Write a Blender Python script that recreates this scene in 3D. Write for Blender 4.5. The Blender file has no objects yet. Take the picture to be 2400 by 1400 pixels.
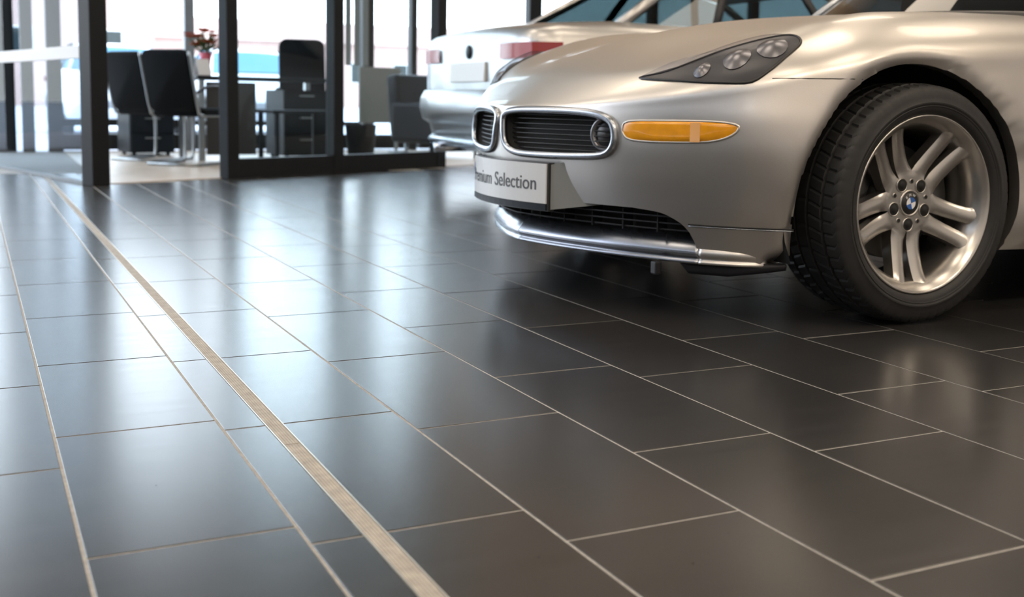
import bpy, bmesh, math, random
from mathutils import Vector, Matrix
from mathutils.bvhtree import BVHTree

random.seed(7)
PI = math.pi
SC = bpy.context.scene
COL = SC.collection

# ------------------------------------------------------------------ camera
cam_d = bpy.data.cameras.new('camera')
cam = bpy.data.objects.new('camera', cam_d)
COL.objects.link(cam)
cam_d.sensor_fit = 'HORIZONTAL'
cam_d.sensor_width = 36.0
cam_d.lens = 2608.458 / 2400 * 36.0
cam_d.shift_y = -175.0 / 2400
cam_d.clip_start = 0.05
cam_d.clip_end = 300
RX = Vector((0.89927659, -0.4370609, 0.01671474))
RY = Vector((0.03295891, 0.10582262, 0.99383866))
R0 = Vector((0.43613682, 0.89318494, -0.10956885))
M = Matrix((RX, RY, -R0)).transposed().to_4x4()
M.translation = Vector((0, 0, 0.586))
cam.matrix_world = M
cam_d.dof.use_dof = True
cam_d.dof.focus_distance = 2.35
cam_d.dof.aperture_fstop = 4.0
SC.camera = cam

# ------------------------------------------------------------------ world, exposure
SC.view_settings.view_transform = 'Standard'
SC.view_settings.look = 'None'
SC.view_settings.exposure = 0.0
SC.view_settings.gamma = 1.0
SC.view_settings.use_curve_mapping = False
try:
    SC.cycles.use_denoising = True
    SC.cycles.denoiser = 'OPENIMAGEDENOISE'
    SC.cycles.max_bounces = 10
    SC.cycles.transparent_max_bounces = 24
    SC.cycles.sample_clamp_indirect = 6.0
    SC.cycles.caustics_refractive = False
except Exception:
    pass

W = bpy.data.worlds.new('overcast_sky')
SC.world = W
W.use_nodes = True
nt = W.node_tree
bg = nt.nodes['Background']
tc = nt.nodes.new('ShaderNodeTexCoord')
sx = nt.nodes.new('ShaderNodeSeparateXYZ')
cr = nt.nodes.new('ShaderNodeValToRGB')
nt.links.new(tc.outputs['Generated'], sx.inputs[0])
nt.links.new(sx.outputs['Z'], cr.inputs[0])
cr.color_ramp.elements[0].position = 0.0
cr.color_ramp.elements[0].color = (0.94, 0.962, 1.0, 1)
cr.color_ramp.elements[1].position = 0.55
cr.color_ramp.elements[1].color = (0.74, 0.84, 1.0, 1)
nt.links.new(cr.outputs[0], bg.inputs['Color'])
bg.inputs['Strength'].default_value = 6.6

LAMPS = []


def area(loc, size, power, color, rot=(0, 0, 0), shape='DISK', size_y=None, name='ceiling_lamp'):
    ld = bpy.data.lights.new(name, 'AREA')
    ld.shape = shape
    ld.size = size
    if size_y:
        ld.size_y = size_y
    ld.energy = power
    ld.color = color
    o = bpy.data.objects.new(name, ld)
    o.location = loc
    o.rotation_euler = rot
    COL.objects.link(o)
    return o


CEIL = 5.6
WARM = (1.0, 0.84, 0.66)
for lx in (-2.0, 1.0, 4.0, 7.0):
    for ly in (-3.0, 0.2, 3.4, 6.6):
        area((lx, ly, CEIL - 0.06), 1.6, 110 if ly < -2 else 42, WARM)


# ------------------------------------------------------------------ helpers
def new_mat(name):
    m = bpy.data.materials.new(name)
    m.use_nodes = True
    return m, m.node_tree, m.node_tree.nodes['Principled BSDF']


def mat(name, col, rough=0.5, metal=0.0, spec=0.5, noise=0.0, nscale=20.0, coat=0.0, coat_rough=0.05, bump=0.0,
        emit=None, estr=0.0):
    m, t, b = new_mat(name)
    b.inputs['Base Color'].default_value = (*col, 1)
    b.inputs['Roughness'].default_value = rough
    b.inputs['Metallic'].default_value = metal
    b.inputs['Specular IOR Level'].default_value = spec
    b.inputs['Coat Weight'].default_value = coat
    b.inputs['Coat Roughness'].default_value = coat_rough
    if emit:
        b.inputs['Emission Color'].default_value = (*emit, 1)
        b.inputs['Emission Strength'].default_value = estr
    tcn = t.nodes.new('ShaderNodeTexCoord')
    nz = t.nodes.new('ShaderNodeTexNoise')
    nz.inputs['Scale'].default_value = nscale
    nz.inputs['Detail'].default_value = 4
    t.links.new(tcn.outputs['Object'], nz.inputs['Vector'])
    if noise > 0:
        mx = t.nodes.new('ShaderNodeMixRGB')
        mx.blend_type = 'MULTIPLY'
        mx.inputs[0].default_value = 1
        mx.inputs[1].default_value = (*col, 1)
        rp = t.nodes.new('ShaderNodeValToRGB')
        rp.color_ramp.elements[0].position = 0.3
        rp.color_ramp.elements[1].position = 0.7
        rp.color_ramp.elements[0].color = (1 - noise, 1 - noise, 1 - noise, 1)
        rp.color_ramp.elements[1].color = (1 + noise * .3, 1 + noise * .3, 1 + noise * .3, 1)
        t.links.new(nz.outputs['Fac'], rp.inputs[0])
        t.links.new(rp.outputs[0], mx.inputs[2])
        t.links.new(mx.outputs[0], b.inputs['Base Color'])
    if bump > 0:
        bp = t.nodes.new('ShaderNodeBump')
        bp.inputs['Strength'].default_value = bump
        bp.inputs['Distance'].default_value = 0.002
        t.links.new(nz.outputs['Fac'], bp.inputs['Height'])
        t.links.new(bp.outputs[0], b.inputs['Normal'])
    return m


def glass_mat(name, tint=(0.93, 0.97, 0.98), refl=1.0, rough=0.0):
    m = bpy.data.materials.new(name)
    m.use_nodes = True
    t = m.node_tree
    t.nodes.clear()
    out = t.nodes.new('ShaderNodeOutputMaterial')
    tr = t.nodes.new('ShaderNodeBsdfTransparent')
    tr.inputs[0].default_value = (*tint, 1)
    gl = t.nodes.new('ShaderNodeBsdfGlossy')
    gl.inputs['Roughness'].default_value = rough
    fr = t.nodes.new('ShaderNodeFresnel')
    fr.inputs[0].default_value = 1.45
    mu = t.nodes.new('ShaderNodeMath')
    mu.operation = 'MULTIPLY'
    mu.inputs[1].default_value = refl
    mx = t.nodes.new('ShaderNodeMixShader')
    ge = t.nodes.new('ShaderNodeNewGeometry')     # reflect on the entering face only
    iv = t.nodes.new('ShaderNodeMath')
    iv.operation = 'SUBTRACT'
    iv.inputs[0].default_value = 1.0
    m3 = t.nodes.new('ShaderNodeMath')
    m3.operation = 'MULTIPLY'
    t.links.new(ge.outputs['Backfacing'], iv.inputs[1])
    t.links.new(fr.outputs[0], mu.inputs[0])
    t.links.new(mu.outputs[0], m3.inputs[0])
    t.links.new(iv.outputs[0], m3.inputs[1])
    t.links.new(m3.outputs[0], mx.inputs[0])
    t.links.new(tr.outputs[0], mx.inputs[1])
    t.links.new(gl.outputs[0], mx.inputs[2])
    t.links.new(mx.outputs[0], out.inputs[0])
    return m


def tile_mat():
    m, t, b = new_mat('anthracite_tile')
    tcn = t.nodes.new('ShaderNodeTexCoord')
    geo = t.nodes.new('ShaderNodeNewGeometry')
    oi = t.nodes.new('ShaderNodeObjectInfo')
    mp = t.nodes.new('ShaderNodeMapping')
    mp.inputs['Scale'].default_value = (1.2, 9.0, 1.0)
    t.links.new(geo.outputs['Position'], mp.inputs['Vector'])
    n1 = t.nodes.new('ShaderNodeTexNoise')      # soft streaks across the tile
    n1.inputs['Scale'].default_value = 3.0
    n1.inputs['Detail'].default_value = 5
    t.links.new(mp.outputs[0], n1.inputs['Vector'])
    n2 = t.nodes.new('ShaderNodeTexNoise')      # fine grain
    n2.inputs['Scale'].default_value = 420.0
    n2.inputs['Detail'].default_value = 2
    t.links.new(geo.outputs['Position'], n2.inputs['Vector'])
    vo = t.nodes.new('ShaderNodeTexVoronoi')    # rare pits
    vo.inputs['Scale'].default_value = 14.0
    t.links.new(geo.outputs['Position'], vo.inputs['Vector'])
    r1 = t.nodes.new('ShaderNodeValToRGB')
    r1.color_ramp.elements[0].position = 0.3
    r1.color_ramp.elements[0].color = (0.024, 0.0235, 0.023, 1)
    r1.color_ramp.elements[1].position = 0.7
    r1.color_ramp.elements[1].color = (0.028, 0.027, 0.0265, 1)
    t.links.new(n1.outputs['Fac'], r1.inputs[0])
    # per tile tint
    mt = t.nodes.new('ShaderNodeMath')
    mt.operation = 'MULTIPLY_ADD'
    mt.inputs[1].default_value = 0.35
    mt.inputs[2].default_value = 0.83
    t.links.new(oi.outputs['Random'], mt.inputs[0])
    mx = t.nodes.new('ShaderNodeMixRGB')
    mx.blend_type = 'MULTIPLY'
    mx.inputs[0].default_value = 1
    t.links.new(r1.outputs[0], mx.inputs[1])
    t.links.new(mt.outputs[0], mx.inputs[2])
    rv = t.nodes.new('ShaderNodeValToRGB')
    rv.color_ramp.elements[0].position = 0.02
    rv.color_ramp.elements[0].color = (0.15, 0.15, 0.15, 1)
    rv.color_ramp.elements[1].position = 0.035
    rv.color_ramp.elements[1].color = (1, 1, 1, 1)
    t.links.new(vo.outputs['Distance'], rv.inputs[0])
    m2 = t.nodes.new('ShaderNodeMixRGB')
    m2.blend_type = 'MULTIPLY'
    m2.inputs[0].default_value = 1
    t.links.new(mx.outputs[0], m2.inputs[1])
    t.links.new(rv.outputs[0], m2.inputs[2])
    t.links.new(m2.outputs[0], b.inputs['Base Color'])
    # roughness streaks
    rr = t.nodes.new('ShaderNodeMapRange')
    rr.inputs['To Min'].default_value = 0.215
    rr.inputs['To Max'].default_value = 0.265
    t.links.new(n1.outputs['Fac'], rr.inputs['Value'])
    t.links.new(rr.outputs[0], b.inputs['Roughness'])
    sp = t.nodes.new('ShaderNodeMath')
    sp.operation = 'MULTIPLY'
    sp.inputs[1].default_value = 0.62
    t.links.new(rv.outputs[0], sp.inputs[0])
    t.links.new(sp.outputs[0], b.inputs['Specular IOR Level'])
    bp = t.nodes.new('ShaderNodeBump')
    bp.inputs['Strength'].default_value = 0.05
    bp.inputs['Distance'].default_value = 0.0004
    t.links.new(n2.outputs['Fac'], bp.inputs['Height'])
    t.links.new(bp.outputs[0], b.inputs['Normal'])
    return m


def paint_mat(name, col, rough=0.3):
    m, t, b = new_mat(name)
    tcn = t.nodes.new('ShaderNodeTexCoord')
    nz = t.nodes.new('ShaderNodeTexNoise')
    nz.inputs['Scale'].default_value = 900
    t.links.new(tcn.outputs['Object'], nz.inputs['Vector'])
    rp = t.nodes.new('ShaderNodeValToRGB')
    rp.color_ramp.elements[0].color = (*[c * .88 for c in col], 1)
    rp.color_ramp.elements[1].color = (*[min(1, c * 1.1) for c in col], 1)
    t.links.new(nz.outputs['Fac'], rp.inputs[0])
    t.links.new(rp.outputs[0], b.inputs['Base Color'])
    b.inputs['Metallic'].default_value = 0.95
    b.inputs['Roughness'].default_value = rough
    b.inputs['Coat Weight'].default_value = 0.25
    b.inputs['Coat Roughness'].default_value = 0.06
    return m


MT = {}
MT['tile'] = tile_mat()
MT['grout'] = mat('pale_grout', (0.34, 0.325, 0.30), 0.8, noise=0.25, nscale=60, bump=0.3)
MT['strip_fill'] = mat('beige_joint_filler', (0.38, 0.345, 0.295), 0.65, noise=0.25, nscale=40, bump=0.2)
MT['strip_metal'] = mat('brushed_metal_edge', (0.72, 0.68, 0.60), 0.32, 0.9)
MT['frame'] = mat('charcoal_window_frame', (0.013, 0.0145, 0.016), 0.5, noise=0.1, spec=0.2)
MT['frame_grey'] = mat('grey_window_frame', (0.16, 0.18, 0.20), 0.5, noise=0.1)
MT['glass'] = glass_mat('clear_glass')
MT['door_glass'] = glass_mat('door_glass', (0.72, 0.77, 0.81), 0.30)
MT['band'] = mat('frosted_white_band', (0.50, 0.48, 0.46), 0.5)
MT['wood'] = mat('pale_wood_floor', (0.56, 0.47, 0.38), 0.4, noise=0.15, nscale=6)
MT['slate_wall'] = mat('slate_blue_wall', (0.10, 0.115, 0.13), 0.8, noise=0.06, nscale=3)
MT['wall'] = mat('warm_grey_plaster', (0.66, 0.64, 0.63), 0.8, noise=0.06, nscale=3)
MT['gallery'] = mat('tan_gallery_panel', (0.50, 0.38, 0.27), 0.7, noise=0.08, nscale=3)
MT['fascia'] = mat('grey_blue_fascia', (0.42, 0.45, 0.50), 0.8, noise=0.05, nscale=3)
MT['ceiling'] = mat('off_white_ceiling', (0.66, 0.60, 0.53), 0.85, noise=0.04, nscale=4)
MT['paint'] = paint_mat('silver_metallic_paint', (0.575, 0.55, 0.52), 0.36)
MT['paint2'] = paint_mat('pale_silver_paint', (0.46, 0.455, 0.45), 0.36)
MT['paint_blue'] = paint_mat('light_blue_paint', (0.25, 0.55, 0.75), 0.35)
MT['chrome'] = mat('bright_chrome', (0.80, 0.81, 0.83), 0.10, 1.0)
MT['satin'] = mat('satin_silver_trim', (0.36, 0.385, 0.42), 0.24, 1.0)
MT['bar'] = paint_mat('chin_bar_silver', (0.31, 0.33, 0.37), 0.27)
MT['alloy'] = mat('silver_wheel_alloy', (0.47, 0.45, 0.425), 0.27, 0.95)
MT['rubber'] = mat('tyre_rubber', (0.019, 0.019, 0.0195), 0.55, noise=0.2, nscale=30, spec=0.35)
MT['black'] = mat('black_plastic', (0.010, 0.010, 0.011), 0.45)
MT['gap'] = mat('panel_gap_black', (0.006, 0.006, 0.006), 0.8)
MT['spoiler'] = mat('dark_lip_plastic', (0.012, 0.012, 0.015), 0.5, spec=0.3)
MT['well'] = mat('wheel_well_felt', (0.006, 0.006, 0.006), 0.9)
MT['disc'] = mat('brake_iron', (0.10, 0.10, 0.10), 0.45, 0.8)
MT['amber'] = mat('amber_lens', (0.80, 0.33, 0.006), 0.18, coat=0.5, noise=0.12, nscale=40)
MT['amber_pale'] = mat('amber_lens_rib', (0.80, 0.42, 0.16), 0.2, coat=0.5)
MT['lamp_dark'] = mat('headlamp_housing', (0.065, 0.065, 0.068), 0.35, 0.3)
MT['lamp_refl'] = mat('headlamp_reflector', (0.24, 0.24, 0.25), 0.3, 0.9)
MT['lens'] = glass_mat('headlamp_lens', (0.86, 0.86, 0.88), 1.2)
MT['car_glass'] = glass_mat('car_window_glass', (0.13, 0.17, 0.18), 1.0)
MT['plate'] = mat('plate_white', (0.62, 0.63, 0.63), 0.35)
MT['ink'] = mat('plate_ink', (0.05, 0.055, 0.06), 0.5)
MT['blue'] = mat('emblem_blue', (0.03, 0.11, 0.36), 0.3)
MT['white'] = mat('emblem_white', (0.75, 0.76, 0.78), 0.3)
MT['red'] = mat('tail_lamp_red', (0.30, 0.03, 0.035), 0.25, coat=0.5)
MT['soft_top'] = mat('black_canvas_roof', (0.012, 0.012, 0.014), 0.8, bump=0.3, nscale=300)
MT['chair'] = mat('black_upholstery', (0.0045, 0.0055, 0.0065), 0.7, noise=0.1, spec=0.1)
MT['steel'] = mat('tube_steel', (0.35, 0.37, 0.38), 0.3, 0.9)
MT['desk'] = mat('dark_desk_laminate', (0.012, 0.015, 0.019), 0.5, spec=0.2)
MT['desk_grey'] = mat('grey_desk_panel', (0.035, 0.036, 0.037), 0.5)
MT['cab'] = mat('slate_cabinet', (0.011, 0.015, 0.020), 0.5, spec=0.2)
MT['panel_grey'] = mat('light_grey_panel', (0.24, 0.25, 0.245), 0.6)
MT['flower_r'] = mat('orange_red_petals', (0.60, 0.13, 0.025), 0.6, noise=0.3)
MT['leaf'] = mat('bouquet_leaf', (0.07, 0.13, 0.04), 0.6, noise=0.3)
MT['vase'] = mat('pink_red_vase', (0.55, 0.10, 0.14), 0.25)
MT['paper'] = mat('white_paper', (0.8, 0.8, 0.82), 0.7)
MT['pave'] = mat('pale_paving', (0.55, 0.58, 0.64), 0.8, noise=0.08, nscale=1)
MT['pink'] = mat('pinkish_render', (0.52, 0.36, 0.31), 0.9, noise=0.1, nscale=0.6)
MT['pale'] = mat('pale_render', (0.85, 0.84, 0.82), 0.9, noise=0.06, nscale=0.6)


def empty(name, loc=(0, 0, 0), rotz=0.0, parent=None):
    o = bpy.data.objects.new(name, None)
    o.location = loc
    o.rotation_euler = (0, 0, rotz)
    o.empty_display_size = 0.1
    COL.objects.link(o)
    if parent:
        o.parent = parent
    return o


def tag(o, label=None, cat=None, group=None, kind=None):
    if label:
        o['label'] = label
    if cat:
        o['category'] = cat
    if group:
        o['group'] = group
    if kind:
        o['kind'] = kind
    return o


class MB:
    """collects verts and faces and links them as one mesh object"""

    def __init__(self):
        self.v, self.f, self.s = [], [], []

    def add(self, vs, fs, smooth=False):
        n = len(self.v)
        self.v += [tuple(p) for p in vs]
        for f in fs:
            self.f.append(tuple(i + n for i in f))
            self.s.append(smooth)
        return self

    def box(self, c, d, rz=0.0, bevel=0.0, ry=0.0, rx=0.0):
        bm = bmesh.new()
        bmesh.ops.create_cube(bm, size=1)
        for v in bm.verts:
            v.co = Vector((v.co.x * d[0], v.co.y * d[1], v.co.z * d[2]))
        if bevel > 0:
            bmesh.ops.bevel(bm, geom=bm.edges[:], offset=bevel, segments=2, affect='EDGES', profile=0.5)
        R = Matrix.Rotation(rz, 3, 'Z') @ Matrix.Rotation(ry, 3, 'Y') @ Matrix.Rotation(rx, 3, 'X')
        bm.verts.index_update()
        self.add([R @ v.co + Vector(c) for v in bm.verts], [[v.index for v in f.verts] for f in bm.faces], False)
        bm.free()
        return self

    def tube(self, pts, r, seg=8, closed=False, cap=True):
        pts = [Vector(p) for p in pts]
        n = len(pts)
        rad = r if isinstance(r, (list, tuple)) else [r] * n
        rings, prev = [], None
        for i, p in enumerate(pts):
            if closed:
                d = pts[(i + 1) % n] - pts[i - 1]
            else:
                d = pts[min(i + 1, n - 1)] - pts[max(i - 1, 0)]
            if d.length < 1e-9:
                d = Vector((0, 0, 1))
            d.normalize()
            if prev is None:
                a = Vector((0, 0, 1)) if abs(d.z) < .9 else Vector((1, 0, 0))
                u = d.cross(a).normalized()
            else:
                u = (prev - d * prev.dot(d)).normalized()
            prev = u
            w = d.cross(u)
            rings.append([p + (u * math.cos(2 * PI * k / seg) + w * math.sin(2 * PI * k / seg)) * rad[i] for k in range(seg)])
        vs = [q for rg in rings for q in rg]
        fs = []
        m = n if closed else n - 1
        for i in range(m):
            j = (i + 1) % n
            for k in range(seg):
                l = (k + 1) % seg
                fs.append((i * seg + k, i * seg + l, j * seg + l, j * seg + k))
        if cap and not closed:
            fs.append(tuple(range(seg))[::-1])
            fs.append(tuple((n - 1) * seg + k for k in range(seg)))
        return self.add(vs, fs, True)

    def lathe(self, prof, seg=32, axis='z', c=(0, 0, 0), close=False):
        """prof: (radius, height) pairs about the given axis"""
        vs, fs = [], []
        n = len(prof)
        for k in range(seg):
            a = 2 * PI * k / seg
            for r, h in prof:
                if axis == 'z':
                    p = (r * math.cos(a), r * math.sin(a), h)
                else:                                    # axis y, outward is +y
                    p = (r * math.cos(a), h, r * math.sin(a))
                vs.append((p[0] + c[0], p[1] + c[1], p[2] + c[2]))
        for k in range(seg):
            l = (k + 1) % seg
            for i in range(n if close else n - 1):
                j = (i + 1) % n
                q = (k * n + i, l * n + i, l * n + j, k * n + j)
                fs.append(q if axis == 'z' else q[::-1])
        return self.add(vs, fs, True)

    def build(self, name, m, parent=None, loc=None, weld=False, auto=None):
        me = bpy.data.meshes.new(name)
        me.from_pydata(self.v, [], self.f)
        me.polygons.foreach_set('use_smooth', self.s)
        me.validate()
        if weld:
            bm = bmesh.new()
            bm.from_mesh(me)
            bmesh.ops.remove_doubles(bm, verts=bm.verts[:], dist=1e-5)
            bmesh.ops.recalc_face_normals(bm, faces=bm.faces[:])
            bm.to_mesh(me)
            bm.free()
        if auto is not None:
            me.polygons.foreach_set('use_smooth', [True] * len(me.polygons))
            try:
                me.set_sharp_from_angle(angle=math.radians(auto))
            except Exception:
                pass
        me.materials.append(m)
        o = bpy.data.objects.new(name, me)
        COL.objects.link(o)
        if parent:
            o.parent = parent
        if loc:
            o.location = loc
        return o


def dup(root, loc=None, rotz=None):
    r = root.copy()
    COL.objects.link(r)
    if loc is not None:
        r.location = loc
    if rotz is not None:
        r.rotation_euler = (0, 0, rotz)
    for ch in list(root.children):
        c = ch.copy()
        COL.objects.link(c)
        c.parent = r
        for g in list(ch.children):
            d = g.copy()
            COL.objects.link(d)
            d.parent = c
    return r


def interp(x, tab):
    """smooth (Catmull-Rom / Hermite) interpolation in a table of (x, y) sorted by x"""
    if x <= tab[0][0]:
        return tab[0][1]
    if x >= tab[-1][0]:
        return tab[-1][1]
    for i in range(len(tab) - 1):
        x0, y0 = tab[i]
        x1, y1 = tab[i + 1]
        if x <= x1:
            def slope(k):
                if k == 0 or k == len(tab) - 1:
                    a, b = (0, 1) if k == 0 else (len(tab) - 2, len(tab) - 1)
                    return (tab[b][1] - tab[a][1]) / (tab[b][0] - tab[a][0])
                d0 = (tab[k][1] - tab[k - 1][1]) / (tab[k][0] - tab[k - 1][0])
                d1 = (tab[k + 1][1] - tab[k][1]) / (tab[k + 1][0] - tab[k][0])
                return 0.0 if d0 * d1 <= 0 else 2 * d0 * d1 / (d0 + d1)
            h = x1 - x0
            t = (x - x0) / h
            m0, m1 = slope(i) * h, slope(i + 1) * h
            return ((2 * t ** 3 - 3 * t ** 2 + 1) * y0 + (t ** 3 - 2 * t ** 2 + t) * m0
                    + (-2 * t ** 3 + 3 * t ** 2) * y1 + (t ** 3 - t ** 2) * m1)


def catmull(P, n):
    """dense points through control points P (tuples of any length)"""
    out = []
    m = len(P)
    for i in range(m - 1):
        p0, p1, p2, p3 = P[max(i - 1, 0)], P[i], P[i + 1], P[min(i + 2, m - 1)]
        for k in range(n):
            t = k / n
            out.append(tuple(0.5 * (2 * b + (c - a) * t + (2 * a - 5 * b + 4 * c - d) * t * t
                                    + (3 * b - a - 3 * c + d) * t ** 3) for a, b, c, d in zip(p0, p1, p2, p3)))
    out.append(tuple(P[-1]))
    return out


# ================================================================== SETTING
U = Vector((0.9003, 0.4353, 0))          # run of the office partition
NV = Vector((-0.4353, 0.9003, 0))        # its normal, away from the camera
PW = Vector((1.68, 8.09, 0))             # foot of the post right of the doorway
RZ = math.atan2(U.y, U.x)
FAC = 12.2                                # outer glazed facade (y)


def wl(t, off=0.0, z=0.0):
    p = PW + U * t + NV * off
    return Vector((p.x, p.y, z))


# ---- floor: grout bed with every tile a piece of its own
b = MB().box((3.0, 3.6, -0.0512), (16.0, 17.6, 0.10))
floor = tag(b.build('floor', MT['grout']), kind='structure')

LX = [0.1142, 0.3871, 0.7035, 0.9907, 1.2818, 1.5835, 1.8859, 2.1935, 2.4983]
S0, S1 = 0.4608, 0.4938
JT = 0.0050                                # joint width
HU = 0.586
phase = {-1: 3.129, 0: 3.421, 1: 3.307, 2: 3.092, 3: 3.586, 4: 3.389, 5: 2.915, 6: 2.75, 7: 3.22}


def jy(c, k):
    """y of joint k of column c"""
    ph = phase.get(c, 2.9 + ((c * 0.41) % 1.0) * 0.95)
    return (ph + 0.945 * k + 0.003 * k * k * (1 if k > 0 else 0.2)) * HU


def colx(c):
    if c < 0:
        return LX[0] + 0.285 * c, LX[0] + 0.285 * (c + 1)
    if c < 8:
        return LX[c], LX[c + 1]
    return LX[8] + 0.3048 * (c - 8), LX[8] + 0.3048 * (c - 7)


def tile_mesh(w, l):
    h, e = 0.0085, 0.0007
    a, d = w / 2, l / 2
    v = [(-a, -d, -h), (a, -d, -h), (a, d, -h), (-a, d, -h),
         (-a, -d, -e), (a, -d, -e), (a, d, -e), (-a, d, -e),
         (-a + e, -d + e, 0), (a - e, -d + e, 0), (a - e, d - e, 0), (-a + e, d - e, 0)]
    f = [(8, 9, 10, 11)]
    for i in range(4):
        j = (i + 1) % 4
        f.append((i, j, j + 4, i + 4))
        f.append((i + 4, j + 4, j + 8, i + 8))
    me = bpy.data.meshes.new('tile')
    me.from_pydata(v, [], f)
    me.materials.append(MT['tile'])
    return me


tile_cache = {}
field = MB()
ntile = 0
for c in range(-16, 29):
    x0, x1 = colx(c)
    pieces = [(x0, x1)]
    if c == 1:
        pieces = [(x0, S0), (S1, x1)]
    for k in range(-14, 12):
        y0, y1 = jy(c, k), jy(c, k + 1)
        if y0 > 12.0 or y1 < -4.5:
            continue
        for (a, d) in pieces:
            l0 = JT / 2 if a != S1 else 0.0
            l1 = JT / 2 if d != S0 else 0.0
            xa, xb = a + l0, d - l1
            mx_, my_ = (xa + xb) / 2, (y0 + y1) / 2
            if (Vector((xa, y0, 0)) - PW).dot(NV) > 0.03 and xa > 0.74:
                continue
            w, l = round(xb - xa, 4), round(y1 - y0 - JT, 4)
            rv = Vector((mx_, my_, -0.586))
            dep = rv.dot(R0)
            near = False
            if dep > 0.7:
                px = 1200 + 2608 * rv.dot(RX) / dep
                py = 525 - 2608 * rv.dot(RY) / dep
                hx = 2608 * 0.35 / dep
                near = -hx < px < 2400 + hx and 380 < py < 1400 + hx * 1.6
            if near and ntile < 295 and my_ < 8.6:
                key = (w, l)
                if key not in tile_cache:
                    tile_cache[key] = tile_mesh(w, l)
                o = bpy.data.objects.new('tile', tile_cache[key])
                COL.objects.link(o)
                o.parent = floor
                o.location = (mx_, my_, 0)
                ntile += 1
            else:
                me = tile_mesh(w, l)
                field.add([(p.co.x + mx_, p.co.y + my_, p.co.z) for p in me.vertices], [tuple(p.vertices) for p in me.polygons])
                bpy.data.meshes.remove(me)
tag(field.build('distant_tiling', MT['tile'], floor), kind='stuff')
print('tiles', ntile)

# ---- covering profile let into the floor along the tiles
strip = empty('joint_cover_strip', ((S0 + S1) / 2, 0, 0))
tag(strip, 'narrow beige joint strip with thin bright metal edges let into the dark tiles', 'floor strip')
w = S1 - S0
YS = [-4.4, 0.35, 1.816, 3.364, 5.2, 7.75]
for i in range(len(YS) - 1):
    q = MB()
    for k in range(5):                      # ribbed filler
        xx = -w / 2 + 0.0042 + (w - 0.0084) * (k + .5) / 5
        q.box((xx, (YS[i] + YS[i + 1]) / 2, -0.0035), ((w - 0.0084) / 5 - 0.0006, YS[i + 1] - YS[i] - 0.003, 0.006))
    q.build('filler', MT['strip_fill'], strip)
for s in (-1, 1):
    q = MB()
    q.box((s * (w / 2 - 0.0014), 1.675, -0.003), (0.0018, 12.15, 0.0074))
    q.build('metal_edge', MT['strip_metal'], strip)

# ---- office floor (pale wood) behind the partition
q = MB()
pts = [wl(-0.98, 0.03), wl(9, 0.03), Vector((11, FAC, 0)), Vector((0.86, FAC, 0))]
q.add([(p.x, p.y, 0.006) for p in pts] + [(p.x, p.y, -0.02) for p in pts],
      [(0, 1, 2, 3), (0, 4, 5, 1), (1, 5, 6, 2), (2, 6, 7, 3), (3, 7, 4, 0)])
tag(q.build('floor_office', MT['wood']), kind='structure')

# ---- room shell
tag(MB().box((3, 3.6, CEIL + .05), (16, 17.6, .1)).build('ceiling', MT['ceiling']), kind='structure')
tag(MB().box((3, -5.25, CEIL / 2), (16, .1, CEIL)).build('wall_front', MT['wall']), kind='structure')
tag(MB().box((11.05, 3.6, CEIL / 2), (.1, 17.6, CEIL)).build('wall_right', MT['wall']), kind='structure')
wlft = MB()
wlft.box((-5.05, 3.6, .45), (.1, 17.6, .9))
wlft.box((-5.05, 3.6, CEIL - .25), (.1, 17.6, .5))
for yy, ln in ((.2, 10.8), (8.8, .5), (12.0, .6)):
    wlft.box((-5.05, yy, CEIL / 2), (.1, ln, CEIL - 1.9))
tag(wlft.build('wall_left', MT['slate_wall']), kind='structure')
g0 = wl(2.30)
tag(MB().box(((g0.x + 11) / 2, 9.6, (1.8 + CEIL) / 2), (11 - g0.x, .25, CEIL - 1.8)).build('wall_gallery', MT['gallery']), kind='structure')

HEAD = 3.9
tag(MB().box((3, FAC, (HEAD + CEIL) / 2), (16, .16, CEIL - HEAD)).build('wall_back', MT['fascia']), kind='structure')

# ---- glazed facade: one window per bay
bays = [-5.0, -3.2, -1.4, 0.34, 0.54, 0.79, 2.12, 4.09, 4.64, 6.2, 7.9, 9.5, 11.0]
mull = {0.34: .17, 0.54: .115, 0.79: .14, 2.12: .10, 4.09: .13, 4.64: .07, 6.2: .17}
for i in range(len(bays) - 1):
    xa, xb = bays[i], bays[i + 1]
    r_ = empty('window_%d' % (i + 1), ((xa + xb) / 2, FAC, 0))
    tag(r_, kind='structure')
    hw = (xb - xa) / 2
    MB().box((0, 0, (HEAD + .18) / 2), (xb - xa, .012, HEAD - .18)).build('pane', MT['glass'], r_)
    wm = mull.get(xb, .10)
    MB().box((hw, 0, HEAD / 2), (wm, .14, HEAD), bevel=.006).build('mullion', MT['frame_grey'] if xb == 2.12 else MT['frame'], r_)
    if xa >= .79:
        MB().box((0, 0, .10), (xb - xa - wm * .9, .12, .16)).build('bottom_rail', MT['frame'], r_)
        if xa > 4.0:
            MB().box((0, -.02, .80), (xb - xa - wm * .9, .20, .10)).build('window_sill', MT['frame_grey'], r_)
        elif xa > 2:
            MB().box((0, 0, .30), (xb - xa - wm * .9, .10, .05)).build('transom', MT['frame'], r_)
        else:
            MB().box((0, 0, .30), (xb - xa - wm * .9, .10, .07)).build('transom', MT['frame'], r_)
    MB().box((0, 0, HEAD - .1), (xb - xa - wm * .9, .12, .2)).build('top_rail', MT['frame'], r_)

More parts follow.
